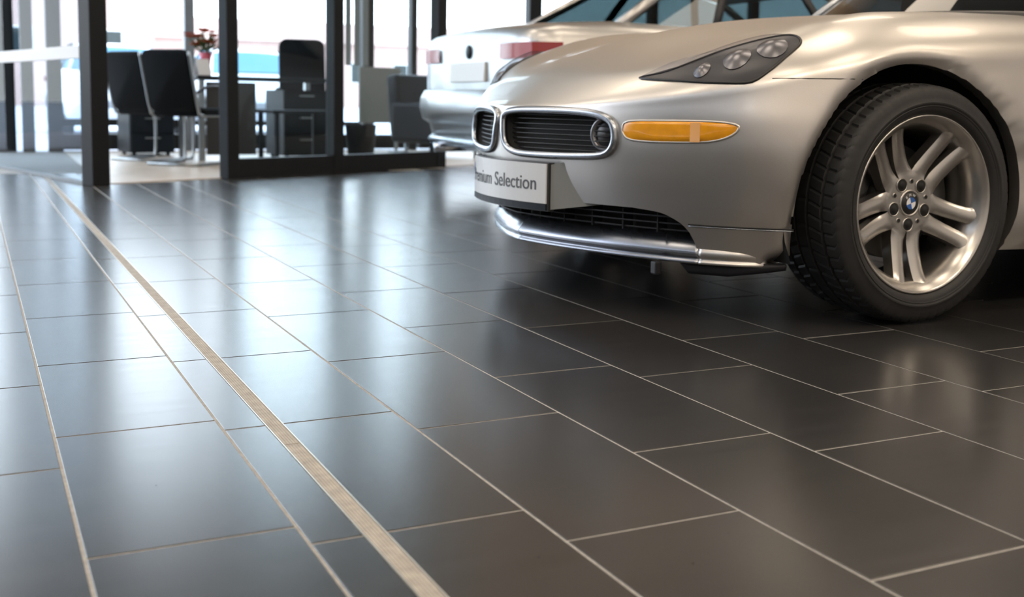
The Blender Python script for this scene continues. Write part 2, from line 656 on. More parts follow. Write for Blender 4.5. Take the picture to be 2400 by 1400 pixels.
# ---- office partition right of the doorway
part = empty('wall_office', (0, 0, 0))
tag(part, kind='structure')
for t_, wd in ((0.0, .10), (1.02, .105), (2.23, .11)):
    p = wl(t_, .0)
    MB().box((p.x, p.y, CEIL / 2), (wd, .10, CEIL), RZ, bevel=.004).build('post', MT['frame'], part)
for t0, t1 in ((0.05, .9675), (1.0725, 2.175)):
    p = wl((t0 + t1) / 2)
    MB().box((p.x, p.y, .07), (t1 - t0, .09, .14), RZ, bevel=.003).build('base_rail', MT['frame'], part)
    MB().box((p.x, p.y, (CEIL + .14) / 2), (t1 - t0, .012, CEIL - .14), RZ).build('pane', MT['glass'], part)
p = wl(-.5)
MB().box((p.x, p.y, 4.1), (.95, .09, .12), RZ).build('door_head', MT['frame'], part)

# ---- doorway post and the open glass leaf left of it
P1 = wl(-1.055)
tr = tag(MB().box((P1.x, P1.y, CEIL / 2), (.125, .13, CEIL), RZ, bevel=.005).build('trim_1', MT['frame']), kind='structure')
door = empty('door_1', (P1.x - .06, P1.y + .06, 0))
tag(door, kind='structure')
dd = Vector((-.50, 2.05, 0))
rz2 = math.atan2(dd.y, dd.x)
mid = dd / 2
MB().box((mid.x, mid.y, 2.0), (dd.length, .012, 3.96), rz2).build('pane', MT['door_glass'], door)
MB().box((mid.x, mid.y, .855), (dd.length, .030, .085), rz2, bevel=.003).build('push_bar', MT['band'], door)
MB().box((mid.x, mid.y, .012), (dd.length, .03, .022), rz2).build('bottom_seal', MT['frame_grey'], door)

# ================================================================== OUTSIDE
tag(MB().box((4, 45, -.10), (90, 66, .12)).build('ground_outside', MT['pave']), kind='structure')


def house(x, y, w_, d_, h_, m, label, name='building'):
    r = empty(name, (x, y, -.04))
    tag(r, label, 'building')
    MB().box((0, 0, h_ / 2), (w_, d_, h_)).build('wall', m, r)
    q = MB()
    ov = .35
    v = [(-w_ / 2 - ov, -d_ / 2 - ov, h_), (w_ / 2 + ov, -d_ / 2 - ov, h_), (w_ / 2 + ov, d_ / 2 + ov, h_),
         (-w_ / 2 - ov, d_ / 2 + ov, h_), (-w_ / 2, 0, h_ + 1.6), (w_ / 2, 0, h_ + 1.6)]
    q.add(v, [(0, 1, 5, 4), (2, 3, 4, 5), (1, 2, 5), (3, 0, 4), (3, 2, 1, 0)])
    q.build('roof', MT['pink'], r)
    for k in range(max(2, int(w_ // 3))):
        xx = -w_ / 2 + (k + .5) * w_ / max(2, int(w_ // 3))
        f = MB().box((xx, -d_ / 2 - .02, h_ * .55), (1.1, .08, 1.4)).build('window', MT['pale'], r)
        MB().box((xx, -d_ / 2 - .07, h_ * .55), (.95, .03, 1.25)).build('pane', MT['car_glass'], f)
    return r


house(4.4, 62, 8.0, 8, 5.6, MT['pink'], 'pinkish building seen through the glass left of the doorway')


# ================================================================== SHOW CAR
WX, CL = 2.307, 3.073                     # front axle, centre line
WZ, WLIP = 0.327, 0.880                   # wheel centre height, rim lip plane
car = empty('sports_car', (WX, CL, 0), PI)
tag(car, 'silver sports car at the right with amber side lamp and number plate', 'car')

# half plan contour (widest line): x, y, spine x, bottom z, shoulder z, fillet radius
CT = [(.852, .00, .50, .300, .572, .15), (.846, .06, .495, .300, .572, .15), (.822, .18, .48, .300, .572, .15),
      (.775, .33, .45, .300, .573, .15), (.722, .47, .41, .300, .577, .15), (.655, .605, .36, .280, .590, .16),
      (.590, .700, .31, .170, .604, .17), (.515, .780, .26, .170, .622, .19), (.42, .845, .20, .190, .645, .22),
      (.30, .885, .10, .200, .668, .24), (.15, .905, -.02, .188, .690, .25), (-.10, .912, -.2, .188, .70, .25),
      (-.40, .906, -.45, .188, .705, .22), (-1.0, .885, -1.0, .188, .71, .2), (-1.6, .885, -1.6, .188, .71, .2),
      (-2.1, .905, -2.1, .188, .73, .2), (-2.5, .915, -2.45, .188, .74, .22), (-2.9, .895, -2.7, .20, .74, .22),
      (-3.2, .83, -2.85, .24, .72, .2), (-3.42, .68, -2.95, .28, .70, .2), (-3.52, .40, -3.0, .30, .70, .2),
      (-3.55, .0, -3.02, .30, .70, .2)]


def hood_z(x, y):
    y = abs(y)
    hc = interp(x, [(-3.6, .78), (-3.0, .84), (-2.3, .88), (-.9, .915), (-.6, .912), (-.3, .895), (0, .866), (.2, .833),
                    (.36, .798), (.5, .754), (.62, .702), (.72, .650), (.80, .605), (.86, .577)])
    zv = hc - interp(x, [(-.6, .025), (0, .035), (.5, .030), (.75, .02)])
    zf = interp(x, [(-3.6, .76), (-3.0, .82), (-2.4, .87), (-1.6, .82), (-1.0, .82), (-.6, .866), (-.3, .866), (0, .856), (.2, .825), (.3, .795), (.4, .762), (.5, .722), (.6, .668),
                    (.66, .635), (.75, .59)])
    return interp(y, [(-.40, zv + .004), (0, hc), (.40, zv + .004), (.56, (zv + zf) / 2 + .004), (.70, zf), (.82, zf - .020), (.95, zf - .075)])


def side_off(z, x):
    """how far the skin stands outside the widest line, per height"""
    f = interp(x, [(.1, 0), (.5, 1)])
    a = interp(z, [(.185, -.035), (.24, -.012), (.32, .0), (.52, .0), (.62, -.014), (.74, -.05)])
    c = interp(z, [(.160, -.090), (.24, -.058), (.30, -.034), (.40, -.008), (.48, .0), (.54, -.004), (.60, -.016), (.68, -.03)])
    return a * (1 - f) + c * f


CC = catmull(CT, 9)


def normals2d(pts):
    out = []
    n = len(pts)
    for i in range(n):
        a, b_ = pts[max(i - 1, 0)], pts[min(i + 1, n - 1)]
        tx, ty = b_[0] - a[0], b_[1] - a[1]
        if i == 0 or i == n - 1:
            tx, ty = (0, 1) if i == 0 else (0, -1)
        l = math.hypot(tx, ty)
        out.append((ty / l, -tx / l))
    return out


CN = normals2d(CC)
NB, NF, NTOP = 22, 12, 14                  # side rows, fillet rows, top rows


def column(i):
    """points from the bottom edge up the side and over the top to the spine"""
    x, y, sx_, zb, zs, r = CC[i]
    nx, ny = CN[i]
    y = max(y, 0)
    if x > .3:
        zb = interp(y, [(.50, .302), (.575, .295), (.625, .273), (.655, .238), (.675, .170), (.70, .160), (.80, .164), (.85, .190), (.88, .20)])
    P = []
    for k in range(NB):
        z = zb + (zs - zb) * k / (NB - 1)
        o = side_off(z, x)
        P.append((x + nx * o, max(0, y + ny * o) if 0 < i < len(CC) - 1 else 0.0, z))
    ex, ey, _ = P[-1]
    L = math.hypot(sx_ - ex, ey)
    ux, uy = (sx_ - ex) / L, -ey / L
    D = [r * (1 - math.cos(PI / 2 * k / NF)) for k in range(1, NF + 1)]
    D += [r + (L - r) * k / NTOP for k in range(1, NTOP + 1)]
    for d in D:
        px_, py_ = ex + ux * d, ey + uy * d
        g = 1.0 if d >= r else math.sqrt(max(0, 1 - (1 - d / r) ** 2))
        # aim at the height where the fillet ends, then follow the hood
        P.append((px_, max(0.0, py_), zs + (hood_z(px_, py_) - zs) * g))
    return P


cols = [column(i) for i in range(len(CC))]
NR = len(cols[0])
for P in (cols[0], cols[-1]):
    for k in range(NR):
        P[k] = (P[k][0], 0.0, P[k][2])


def arch_d(x, z):
    """<1 inside a wheel arch"""
    rf = .356 if x > .037 else .390
    d1 = math.hypot((x - .037) / rf, (z - .335) / .368)
    d2 = math.hypot((x + 2.505) / .375, (z - .335) / .365)
    return (d1, .037, rf, .368) if d1 < d2 else (d2, -2.505, .375, .365)


# fine side mesh: roll the skin inwards next to the arches
V = []
Y0 = []
idx = {}
for i, P in enumerate(cols):
    for k, p in enumerate(P):
        x, y, z = p
        if y > .6:
            d, cx_, rx_, rz_ = arch_d(x, z)
            e = (d - 1) * .38
            if 0 <= e < .042 and k < NB + 4:
                y -= .022 * (1 - e / .042) ** 2
            elif e < 0 and k < NB + 4:
                y -= .022
        idx[(i, k)] = len(V)
        V.append([x, y, z])
        Y0.append(p[1])
F = []
nC = len(cols)
for i in range(nC - 1):
    for k in range(NR - 1):
        q = [idx[(i, k)], idx[(i + 1, k)], idx[(i + 1, k + 1)], idx[(i, k + 1)]]
        c = [sum(V[j][a] for j in q) / 4 for a in range(3)]
        if c[1] > .6 and k < NB + 3 and arch_d(c[0], c[2])[0] < 1.0:
            continue
        F.append(q)
# snap the ragged arch edge onto the ellipse
from collections import Counter
ec = Counter()
for q in F:
    for a in range(4):
        ec[frozenset((q[a], q[(a + 1) % 4]))] += 1
bnd = set()
for e_, n_ in ec.items():
    if n_ == 1:
        bnd |= set(e_)
arch_v = []
for j in bnd:
    x, y, z = V[j]
    if y > .6:
        d, cx_, rx_, rz_ = arch_d(x, z)
        if .80 < d < 1.2 and z > .20:
            ax, az = (x - cx_) / d, (z - .335) / d
            V[j][0], V[j][2] = cx_ + ax, .335 + az
            V[j][1] = Y0[j] - .022
            arch_v.append(j)
        elif .80 < d < 1.2:
            V[j][0] = cx_ + math.copysign(rx_ * math.sqrt(max(0, 1 - ((z - .335) / rz_) ** 2)), x - cx_)
            V[j][1] = Y0[j] - .022
            arch_v.append(j)

bm = bmesh.new()
bv = [bm.verts.new(p) for p in V]
for q in F:
    vs = []
    for j in q:
        if bv[j] not in vs:
            vs.append(bv[j])
    try:
        bm.faces.new(vs)
    except ValueError:
        pass
# lip turned inwards along the arches
av = {bv[j] for j in arch_v}
be = [e for e in bm.edges if e.is_boundary and e.verts[0] in av and e.verts[1] in av]
ret = bmesh.ops.extrude_edge_only(bm, edges=be)
for g in ret['geom']:
    if isinstance(g, bmesh.types.BMVert):
        g.co.y -= .035
bmesh.ops.mirror(bm, geom=bm.verts[:] + bm.edges[:] + bm.faces[:], axis='Y', merge_dist=1e-4)
bmesh.ops.remove_doubles(bm, verts=bm.verts[:], dist=2e-4)
bmesh.ops.delete(bm, geom=[v for v in bm.verts if not v.link_faces], context='VERTS')
bmesh.ops.recalc_face_normals(bm, faces=bm.faces[:])
full_bvh = BVHTree.FromBMesh(bm)


def cast(p, d):
    h = full_bvh.ray_cast(Vector(p), Vector(d))
    if h[0] is None:
        h = full_bvh.find_nearest(Vector(p) + Vector(d) * (Vector((0.3, 0.6, 0.6)) - Vector(p)).dot(Vector(d)))
    return h[0], h[1]


def inpoly(x, y, poly):
    r = False
    j = len(poly) - 1
    for i in range(len(poly)):
        xi, yi = poly[i]
        xj, yj = poly[j]
        if (yi > y) != (yj > y) and x < (xj - xi) * (y - yi) / (yj - yi) + xi:
            r = not r
        j = i
    return r


def round_poly(P, n=6):
    """closed Catmull-Rom outline"""
    m = len(P)
    out = []
    for i in range(m):
        p0, p1, p2, p3 = P[i - 1], P[i], P[(i + 1) % m], P[(i + 2) % m]
        for k in range(n):
            t = k / n
            out.append(tuple(.5 * (2 * b + (c - a) * t + (2 * a - 5 * b + 4 * c - d) * t * t + (3 * b - a - 3 * c + d) * t ** 3)
                             for a, b, c, d in zip(p0, p1, p2, p3)))
    return out


def front_map(y, z):                        # seen from straight ahead
    p, n = cast((1.6, y, z), (-1, 0, 0))
    return p, n


def top_map(x, y):
    return cast((x, y, 1.6), (0, 0, -1))


CORNER = Vector((math.cos(math.radians(52)), math.sin(math.radians(52)), 0))
CT_T = Vector((-CORNER.y, CORNER.x, 0))


def corner_map(t, z):                       # seen square on to the front corner
    return cast(Vector((.30, .45, z)) + CT_T * t + CORNER * 1.5, -CORNER)


def side_map(x, z):
    return cast((x, 2.0, z), (0, -1, 0))


def drape_patch(outline, mp, height, rings=6, close=True):
    """a patch laid on the body: outline in map coordinates, height(f) over the skin, f = 0 edge .. 1 centre"""
    cx_ = sum(p[0] for p in outline) / len(outline)
    cy_ = sum(p[1] for p in outline) / len(outline)
    q = MB()
    vs, fs = [], []
    n = len(outline)
    for r in range(rings):
        f = r / rings
        for p in outline:
            P, N = mp(cx_ + (p[0] - cx_) * (1 - f), cy_ + (p[1] - cy_) * (1 - f))
            if P is None:
                P, N = Vector((0, 0, 0)), Vector((0, 0, 1))
            vs.append(P + N * height(f))
    P, N = mp(cx_, cy_)
    vs.append(P + N * height(1.0))
    for r in range(rings - 1):
        for k in range(n):
            l = (k + 1) % n
            fs.append((r * n + k, r * n + l, (r + 1) * n + l, (r + 1) * n + k))
    for k in range(n):
        fs.append(((rings - 1) * n + k, (rings - 1) * n + (k + 1) % n, rings * n))
    q.add(vs, fs, True)
    return q


def drape_line(pts, mp, off=0.0):
    out = []
    for p in pts:
        P, N = mp(*p)
        if P is not None:
            out.append(P + N * off)
    return out


FEATURES = True
body = None
# kidney openings cut through the nose skin
KID = {}
for s in (1, -1):
    if s > 0:
        o = [(.026, .547), (.09, .560), (.24, .562), (.37, .557), (.440, .540), (.462, .505), (.458, .468), (.425, .444), (.34, .437),
             (.20, .434), (.09, .437), (.040, .458), (.024, .505)]
    else:
        o = [(-a, z) for a, z in KIDR]
    if s > 0:
        KIDR = o
    KID[s] = round_poly(o, 4)
cut = []
for f in bm.faces:
    c = f.calc_center_median()
    if c.x > .5 and f.normal.x > .2:
        for s in (-1, 1):
            if inpoly(c.y, c.z, KID[s]):
                cut.append(f)
                break
bmesh.ops.delete(bm, geom=cut, context='FACES')
me = bpy.data.meshes.new('body')
bm.to_mesh(me)
bm.free()
me.polygons.foreach_set('use_smooth', [True] * len(me.polygons))
try:
    me.set_sharp_from_angle(angle=math.radians(50))
except Exception:
    pass
me.materials.append(MT['paint'])
body = bpy.data.objects.new('body_shell', me)
COL.objects.link(body)
body.parent = car


def ring_tube(outline, mp, r, off=0.0):
    return MB().tube(drape_line(outline, mp, off), r, 8, closed=True)


# ---- kidney grilles: chrome ring, dark back, bars
for s in (-1, 1):
    kid = ring_tube(KID[s], front_map, .0115, .003).build('kidney_grille', MT['satin'], car)
    cy_ = sum(p[0] for p in KID[s]) / len(KID[s])
    drape_patch([(p[0], p[1]) for p in KID[s]], front_map, lambda f: -.045 * min(1, f * 6)).build('grille_back', MT['gap'], kid)
    for z in (.449, .464, .479, .494, .509, .524, .539, .552):
        ys = [s * (.04 + .41 * k / 12) for k in range(13)]
        ys = [y for y in ys if inpoly(y, z, KID[s])]
        if len(ys) > 2:
            MB().tube(drape_line([(y, z) for y in ys], front_map, -.020), .0022, 5).build('grille_bar', MT['black'], kid)
    if s > 0:
        lampc, ln = front_map(.405, .499)
        qq = MB()
        prof = [(.034, -.006), (.040, .004), (.047, .006), (.052, .0), (.053, -.03)]
        qq.lathe(prof, 28, 'y')
        lo = qq.build('fog_lamp', MT['lamp_refl'], kid)
        MB().lathe([(.036, -.004), (.024, .003), (.0, .006)], 24, 'y').build('lamp_lens', MT['lamp_dark'], kid).parent = kid
        kid.children[-1].location = lampc + Vector((-.030, 0, 0))
        kid.children[-1].rotation_euler = (0, 0, math.radians(-60))
        lo.location = lampc + Vector((-.030, 0, 0))
        lo.rotation_euler = (0, 0, math.radians(-60))

# ---- amber side lamp
AMB = [(-.305, .519), (-.290, .537), (-.198, .541), (-.096, .542), (-.031, .540), (.004, .531), (-.013, .508), (-.072, .490), (-.196, .485), (-.279, .488), (-.302, .502)]
AMB = round_poly(AMB, 3)
sl = drape_patch(AMB, corner_map, lambda f: .0015 + .006 * min(1, f * 4)).build('side_lamp', MT['amber'], car)
tag(sl, 'amber indicator lens')
DV = [(-.118, .538), (-.092, .538), (-.092, .488), (-.118, .488)]
drape_patch(DV, corner_map, lambda f: .0085, 3).build('lens_divider', MT['amber_pale'], sl)
ring_tube(AMB, corner_map, .0035, .001).build('lamp_bezel', MT['paint'], sl)

# ---- headlamp let into the top of the wing
HL = [(.645, .455), (.60, .525), (.525, .585), (.437, .635), (.37, .675), (.335, .715), (.345, .755), (.405, .772), (.462, .773), (.514, .747), (.577, .659), (.622, .550)]
HLO = round_poly(HL, 4)
hl = drape_patch(HLO, top_map, lambda f: .002 - .0 * f, 8).build('headlamp', MT['lamp_dark'], car)
ring_tube(HLO, top_map, .004, .001).build('lamp_seal', MT['black'], hl)
for (cx_, cy_, rr) in ((.41, .722, .040), (.49, .680, .036), (.560, .625, .022)):
    o_ = [(cx_ + rr * math.cos(a * PI / 8), cy_ + rr * math.sin(a * PI / 8)) for a in range(16)]
    drape_patch(o_, top_map, lambda f: .004 + .010 * math.sin(f * PI / 2), 5).build('reflector', MT['lamp_refl'], hl)
drape_patch(HLO, top_map, lambda f: .003 + .018 * math.sin(min(1, f * 2) * PI / 2), 8).build('headlamp_lens', MT['lens'], hl)

# the far side carries the same lamps
for o_ in (sl, hl):
    m_ = o_.copy()
    COL.objects.link(m_)
    m_.scale = (1, -1, 1)
    for ch in list(o_.children):
        c_ = ch.copy()
        COL.objects.link(c_)
        c_.parent = m_

# ---- shut lines
def gap(pts, mp, r=.0022, name='panel_gap'):
    return MB().tube(drape_line(pts, mp, -.0004), r, 5).build(name, MT['gap'], car)


def con_pt(t):
    """point, normal of the widest line by arc position 0..1 over the front half"""
    k = t * (len(CC) - 1)
    i = min(int(k), len(CC) - 2)
    f = k - i
    x = CC[i][0] * (1 - f) + CC[i + 1][0] * f
    y = CC[i][1] * (1 - f) + CC[i + 1][1] * f
    nx = CN[i][0] * (1 - f) + CN[i + 1][0] * f
    ny = CN[i][1] * (1 - f) + CN[i + 1][1] * f
    return x, y, nx, ny


def sweep_front(y_end, z, n, off, s=1):
    """points along the nose at height z from the middle to lateral y_end"""
    out = []
    for i in range(len(CC)):
        x, y = CC[i][0], CC[i][1]
        if y > y_end + 1e-6 or x < -.3:
            break
        nx, ny = CN[i]
        o = side_off(max(z, .19), x) + off
        out.append((x + nx * o, max(0, y + ny * o) * s, z))
    return out


# bumper joint above the lower corner piece, crease between wing and bumper
for s in (-1, 1):
    seam = []
    for i in range(len(CC)):
        x, y = CC[i][0], CC[i][1]
        if y > .645 and x > .40:
            nx, ny = CN[i]
            o = side_off(.266, x)
            seam.append(Vector((x + nx * (o + .0004), (y + ny * (o + .0004)) * s, .266)))
    if len(seam) > 2:
        MB().tube(seam, .0022, 5).build('panel_gap', MT['gap'], car)
        MB().tube([p + Vector((0, 0, -.0035)) for p in seam], .0020, 5).build('seam_edge', MT['satin'], car)
    P = drape_line([(x * 1.0, .655 + .012 * (.45 - x)) for x in [.46 - .04 * k for k in range(0, 7)]], lambda a, z: cast((a, s * 2.0, z), (0, -s, 0)), 0.0)
    if len(P) > 2:
        MB().tube(P, .0013, 5).build('panel_gap', MT['gap'], car)

    for P in ([(-.60, .24), (-.62, .45), (-.66, .70)], [(-1.78, .24), (-1.80, .45), (-1.72, .72)], [(-.60, .24), (-1.2, .235), (-1.78, .24)]):
        P = catmull(P, 8)
        P = drape_line(P, lambda a, z: cast((a, s * 2.0, z), (0, -s, 0)), 0.0)
        MB().tube(P, .0016, 5).build('panel_gap', MT['gap'], car)
    P = drape_line([(-1.58, .655), (-1.66, .655), (-1.74, .655)], lambda a, z: cast((a, s * 2.0, z), (0, -s, 0)), .012)
    MB().tube(P, [.007, .009, .007], 8).build('door_handle', MT['satin'], car)

# ---- chin bar across the nose and its tail let into the corner piece
def loft(rings, closed_ring=True):
    q = MB()
    n = len(rings[0])
    vs = [p for r in rings for p in r]
    fs = []
    for i in range(len(rings) - 1):
        for k in range(n if closed_ring else n - 1):
            l = (k + 1) % n
            fs.append((i * n + k, i * n + l, (i + 1) * n + l, (i + 1) * n + k))
    fs.append(tuple(range(n))[::-1])
    fs.append(tuple((len(rings) - 1) * n + k for k in range(n)))
    return q.add(vs, fs, True)


BAR = [(-.060, .258), (-.036, .257), (-.018, .248), (-.004, .234), (.006, .219), (.013, .206), (.016, .197), (.011, .188), (.005, .183),
       (.006, .179), (.013, .174), (.013, .167), (-.02, .165), (-.06, .167)]


def bar_pos(i, s):
    x, y = CC[i][0], CC[i][1]
    nx, ny = CN[i]
    return x, y, nx, ny


def bar_rings(i0, i1, taper=None, s=1, off0=-.083):
    R = []
    for i in range(i0, i1 + 1):
        x, y, nx, ny = bar_pos(i, s)
        f = taper((i - i0) / max(1, (i1 - i0))) if taper else 1.0
        ring = []
        for o, z in BAR:
            z = .157 + (z - .165) * .88
            oo = off0 + (o if o < 0 else o * f) - (1 - f) * .012
            ring.append(Vector((x + nx * oo, (y + ny * oo) * s, z)))
        R.append(ring)
    return R


SPL = 51                                      # contour index where the bar meets the corner
full = [r for r in bar_rings(1, SPL, s=-1)][::-1] + bar_rings(0, SPL)
bar = loft(full).build('chin_bar', MT['bar'], car)
for s in (-1, 1):
    rg = bar_rings(SPL, SPL + 17, taper=lambda f: math.sqrt(max(0, 1 - f * f)), s=s)
    rg[0] = [p + (rg[1][k] - p) * .12 for k, p in enumerate(rg[0])]
    loft(rg).build('bumper_corner_bulge', MT['paint'], car)

# ---- lower intake: dark back, three rails, fins
q = MB()
rg = []
for i in range(0, 56):
    x, y = CC[i][0], CC[i][1]
    nx, ny = CN[i]
    rg.append([Vector((x + nx * o, y + ny * o, z)) for o, z in ((-.12, .17), (-.12, .34))])
vs = [p for r in rg for p in r]
vs = vs + [Vector((p.x, -p.y, p.z)) for p in vs]
n = len(rg)
fs = [(2 * i, 2 * i + 1, 2 * i + 3, 2 * i + 2) for i in range(n - 1)]
fs += [(2 * n + 2 * i, 2 * n + 2 * i + 2, 2 * n + 2 * i + 3, 2 * n + 2 * i + 1) for i in range(n - 1)]
q.add(vs, fs)
intake = q.build('lower_intake', MT['gap'], car)
for z, o in ((.246, -.066), (.264, -.060), (.283, -.052)):
    L = []
    for i in range(0, 52):
        x, y = CC[i][0], CC[i][1]
        nx, ny = CN[i]
        L.append(Vector((x + nx * o, y + ny * o, z)))
    L = [Vector((p.x, -p.y, p.z)) for p in L[:0:-1]] + L
    MB().tube(L, .0030, 6).build('grille_rail', MT['spoiler'], intake)
for k in range(-5, 6):
    yy = k * .105
    xs = interp(abs(yy), [(CC[i][1], CC[i][0]) for i in range(0, 60)])
    MB().box((xs - .092, yy, .266), (.055, .004, .056), rz=.5 * math.copysign(1, yy)).build('grille_fin', MT['spoiler'], intake)

# ---- dark lip below the bumper and the tow bracket
for s in (-1, 1):
    R = []
    for i in range(45, 74):
        x, y = CC[i][0], CC[i][1]
        nx, ny = CN[i]
        f = min(1, (i - 45) / 3)
        zt = .168
        zb_ = .164 - .036 * f * interp(i, [(58, 1), (73, .35)])
        R.append([Vector((x + nx * o, (y + ny * o) * s, z)) for o, z in ((-.088, zt), (-.084, zb_ + .012), (-.090, zb_), (-.115, zb_), (-.115, zt))])
    loft(R).build('lip_spoiler', MT['spoiler'], car)
    if s > 0:
        MB().box((.63, s * .54, .140), (.020, .026, .036), bevel=.004).build('tow_bracket', MT['spoiler'], car)

# ---- number plate with its holder
plate = empty('number_plate', (0, 0, 0), parent=car)


def plate_pt(y, z, o=0.0):
    a = .868 - .72 * y * y + o
    return Vector((a, y, z))


def bent_slab(y0, y1, z0, z1, o0, o1, n=14):
    R = []
    for k in range(n + 1):
        y = y0 + (y1 - y0) * k / n
        R.append([plate_pt(y, z0, o0), plate_pt(y, z0, o1), plate_pt(y, z1, o1), plate_pt(y, z1, o0)])
    q = loft(R)
    q.s = [False] * len(q.f)
    return q


bent_slab(-.256, .256, .272, .412, -.022, -.004).build('plate_holder', MT['black'], plate)
pf = bent_slab(-.250, .250, .294, .409, -.004, .0).build('plate_face', MT['plate'], plate)
bs = tag(bent_slab(-.250, .250, .275, .292, -.004, .0).build('holder_band', MT['cab'], plate), 'slate-blue band along the foot of the plate')


def text_mesh(body_, size, place, name, m, parent, extr=.0006, align='CENTER'):
    cu = bpy.data.curves.new('lettering', 'FONT')
    cu.body = body_
    cu.size = size
    cu.align_x = align
    cu.align_y = 'CENTER'
    cu.extrude = extr
    to = bpy.data.objects.new('lettering', cu)
    COL.objects.link(to)
    bpy.context.view_layer.update()
    me_ = bpy.data.meshes.new_from_object(to.evaluated_get(bpy.context.evaluated_depsgraph_get()))
    bpy.data.objects.remove(to)
    bpy.data.curves.remove(cu)
    for v in me_.vertices:
        v.co = place(v.co.x, v.co.y, v.co.z)
    me_.materials.clear()
    me_.materials.append(m)
    me_.name = name
    o = bpy.data.objects.new(name, me_)
    COL.objects.link(o)
    o.parent = parent
    return o


# reading direction runs towards +y as seen from ahead of the car
text_mesh('Premium', .059, lambda x, y, z: plate_pt(x - .020, .350 + y, .0005 + z), 'lettering', MT['ink'], plate, align='RIGHT')
text_mesh('Selection', .059, lambda x, y, z: plate_pt(x + .000, .350 + y, .0005 + z), 'lettering', MT['ink'], plate, align='LEFT')
qq = MB()
for k in range(4):
    seg = [(0, 0)] + [(.017 * math.cos(PI / 2 * k + a * PI / 10), .017 * math.sin(PI / 2 * k + a * PI / 10)) for a in range(6)]
    qq = MB()
    qq.add([plate_pt(-.238 + a, .372 + c, .001) for a, c in seg], [tuple(range(7))])
    qq.build('emblem_quarter', MT['blue'] if k % 2 == 0 else MT['white'], plate)
# wedge between holder and nose
for s in (-1, 1):
    v = [plate_pt(s * .250, .276, -.008), plate_pt(s * .250, .405, -.008), Vector((.70, s * .37, .300)), Vector((.785, s * .285, .415)),
         Vector((.70, s * .20, .30)), Vector((.74, s * .18, .415))]
    MB().add(v, [(0, 2, 3, 1), (0, 4, 2), (1, 3, 5), (0, 1, 5, 4), (2, 4, 5, 3)]).build('holder_wedge', MT['panel_grey'], plate)

# ---- underbody, wheel wells
MB().box((-1.28, 0, .235), (3.5, 1.1, .09)).build('underbody', MT['gap'], car)
for cx_ in (.02, -2.505):
    for s in (-1, 1):
        q = MB()
        A = [math.radians(-25 + 230 * k / 24) for k in range(25)]
        R = [[Vector((cx_ + .400 * math.cos(a), s * yy, .335 + .385 * math.sin(a))) for yy in (.50, .855 if math.radians(38) < a < math.radians(165) else .80)] for a in A]
        vs = [p for r in R for p in r]
        n = len(R)
        fs = [(2 * i, 2 * i + 1, 2 * i + 3, 2 * i + 2) for i in range(n - 1)]
        vs.append(Vector((cx_, s * .50, .3)))
        fs += [(2 * i, 2 * i + 2, 2 * n) for i in range(n - 1)]
        q.add(vs, fs, True)
        q.build('wheel_well', MT['well'], car)

# ---- windscreen, soft top, side glass (above the frame)
def quadsurf(P00, P10, P01, P11, nx_, ny_, bulge):
    q = MB()
    vs, fs = [], []
    for i in range(nx_ + 1):
        for j in range(ny_ + 1):
            a, c = i / nx_, j / ny_
            p = (Vector(P00) * (1 - a) + Vector(P10) * a) * (1 - c) + (Vector(P01) * (1 - a) + Vector(P11) * a) * c
            p = p + Vector(bulge) * (4 * a * (1 - a)) * 1.0
            vs.append(p)
    for i in range(nx_):
        for j in range(ny_):
            k = i * (ny_ + 1) + j
            fs.append((k, k + ny_ + 1, k + ny_ + 2, k + 1))
    return q.add(vs, fs, True)


quadsurf((-.78, -.70, .84), (-.78, .70, .84), (-1.32, -.56, 1.25), (-1.32, .56, 1.25), 10, 4, (.18, 0, .03)).build('windscreen', MT['car_glass'], car)
L0 = [Vector((-.78 + .18 * (1 - (y / .7) ** 2), y, .862 + .03 * (1 - (y / .7) ** 2))) for y in [-.7 + .1 * k for k in range(15)]]
MB().tube(L0, .024, 8).build('scuttle_trim', MT['black'], car)
for s in (-1, 1):
    MB().tube([Vector((-.78, s * .70, .84)), Vector((-1.05, s * .64, 1.05)), Vector((-1.32, s * .56, 1.25))], .02, 8).build('screen_pillar', MT['satin'], car)
    quadsurf((-.84, s * .71, .82), (-1.95, s * .72, .84), (-1.34, s * .57, 1.24), (-1.95, s * .56, 1.25), 6, 3, (0, 0, 0)).build('side_window', MT['car_glass'], car)
R = []
for x, z, hw_ in ((-1.30, 1.25, .56), (-1.45, 1.28, .57), (-1.75, 1.29, .57), (-2.0, 1.25, .58), (-2.3, 1.08, .60), (-2.45, .89, .62)):
    R.append([Vector((x, hw_ * math.cos(a), z - (1 - math.sin(a)) * .05 - (.25 if math.sin(a) < .01 else 0))) for a in [PI * k / 10 for k in range(11)]])
loft(R, False).build('soft_top', MT['soft_top'], car)


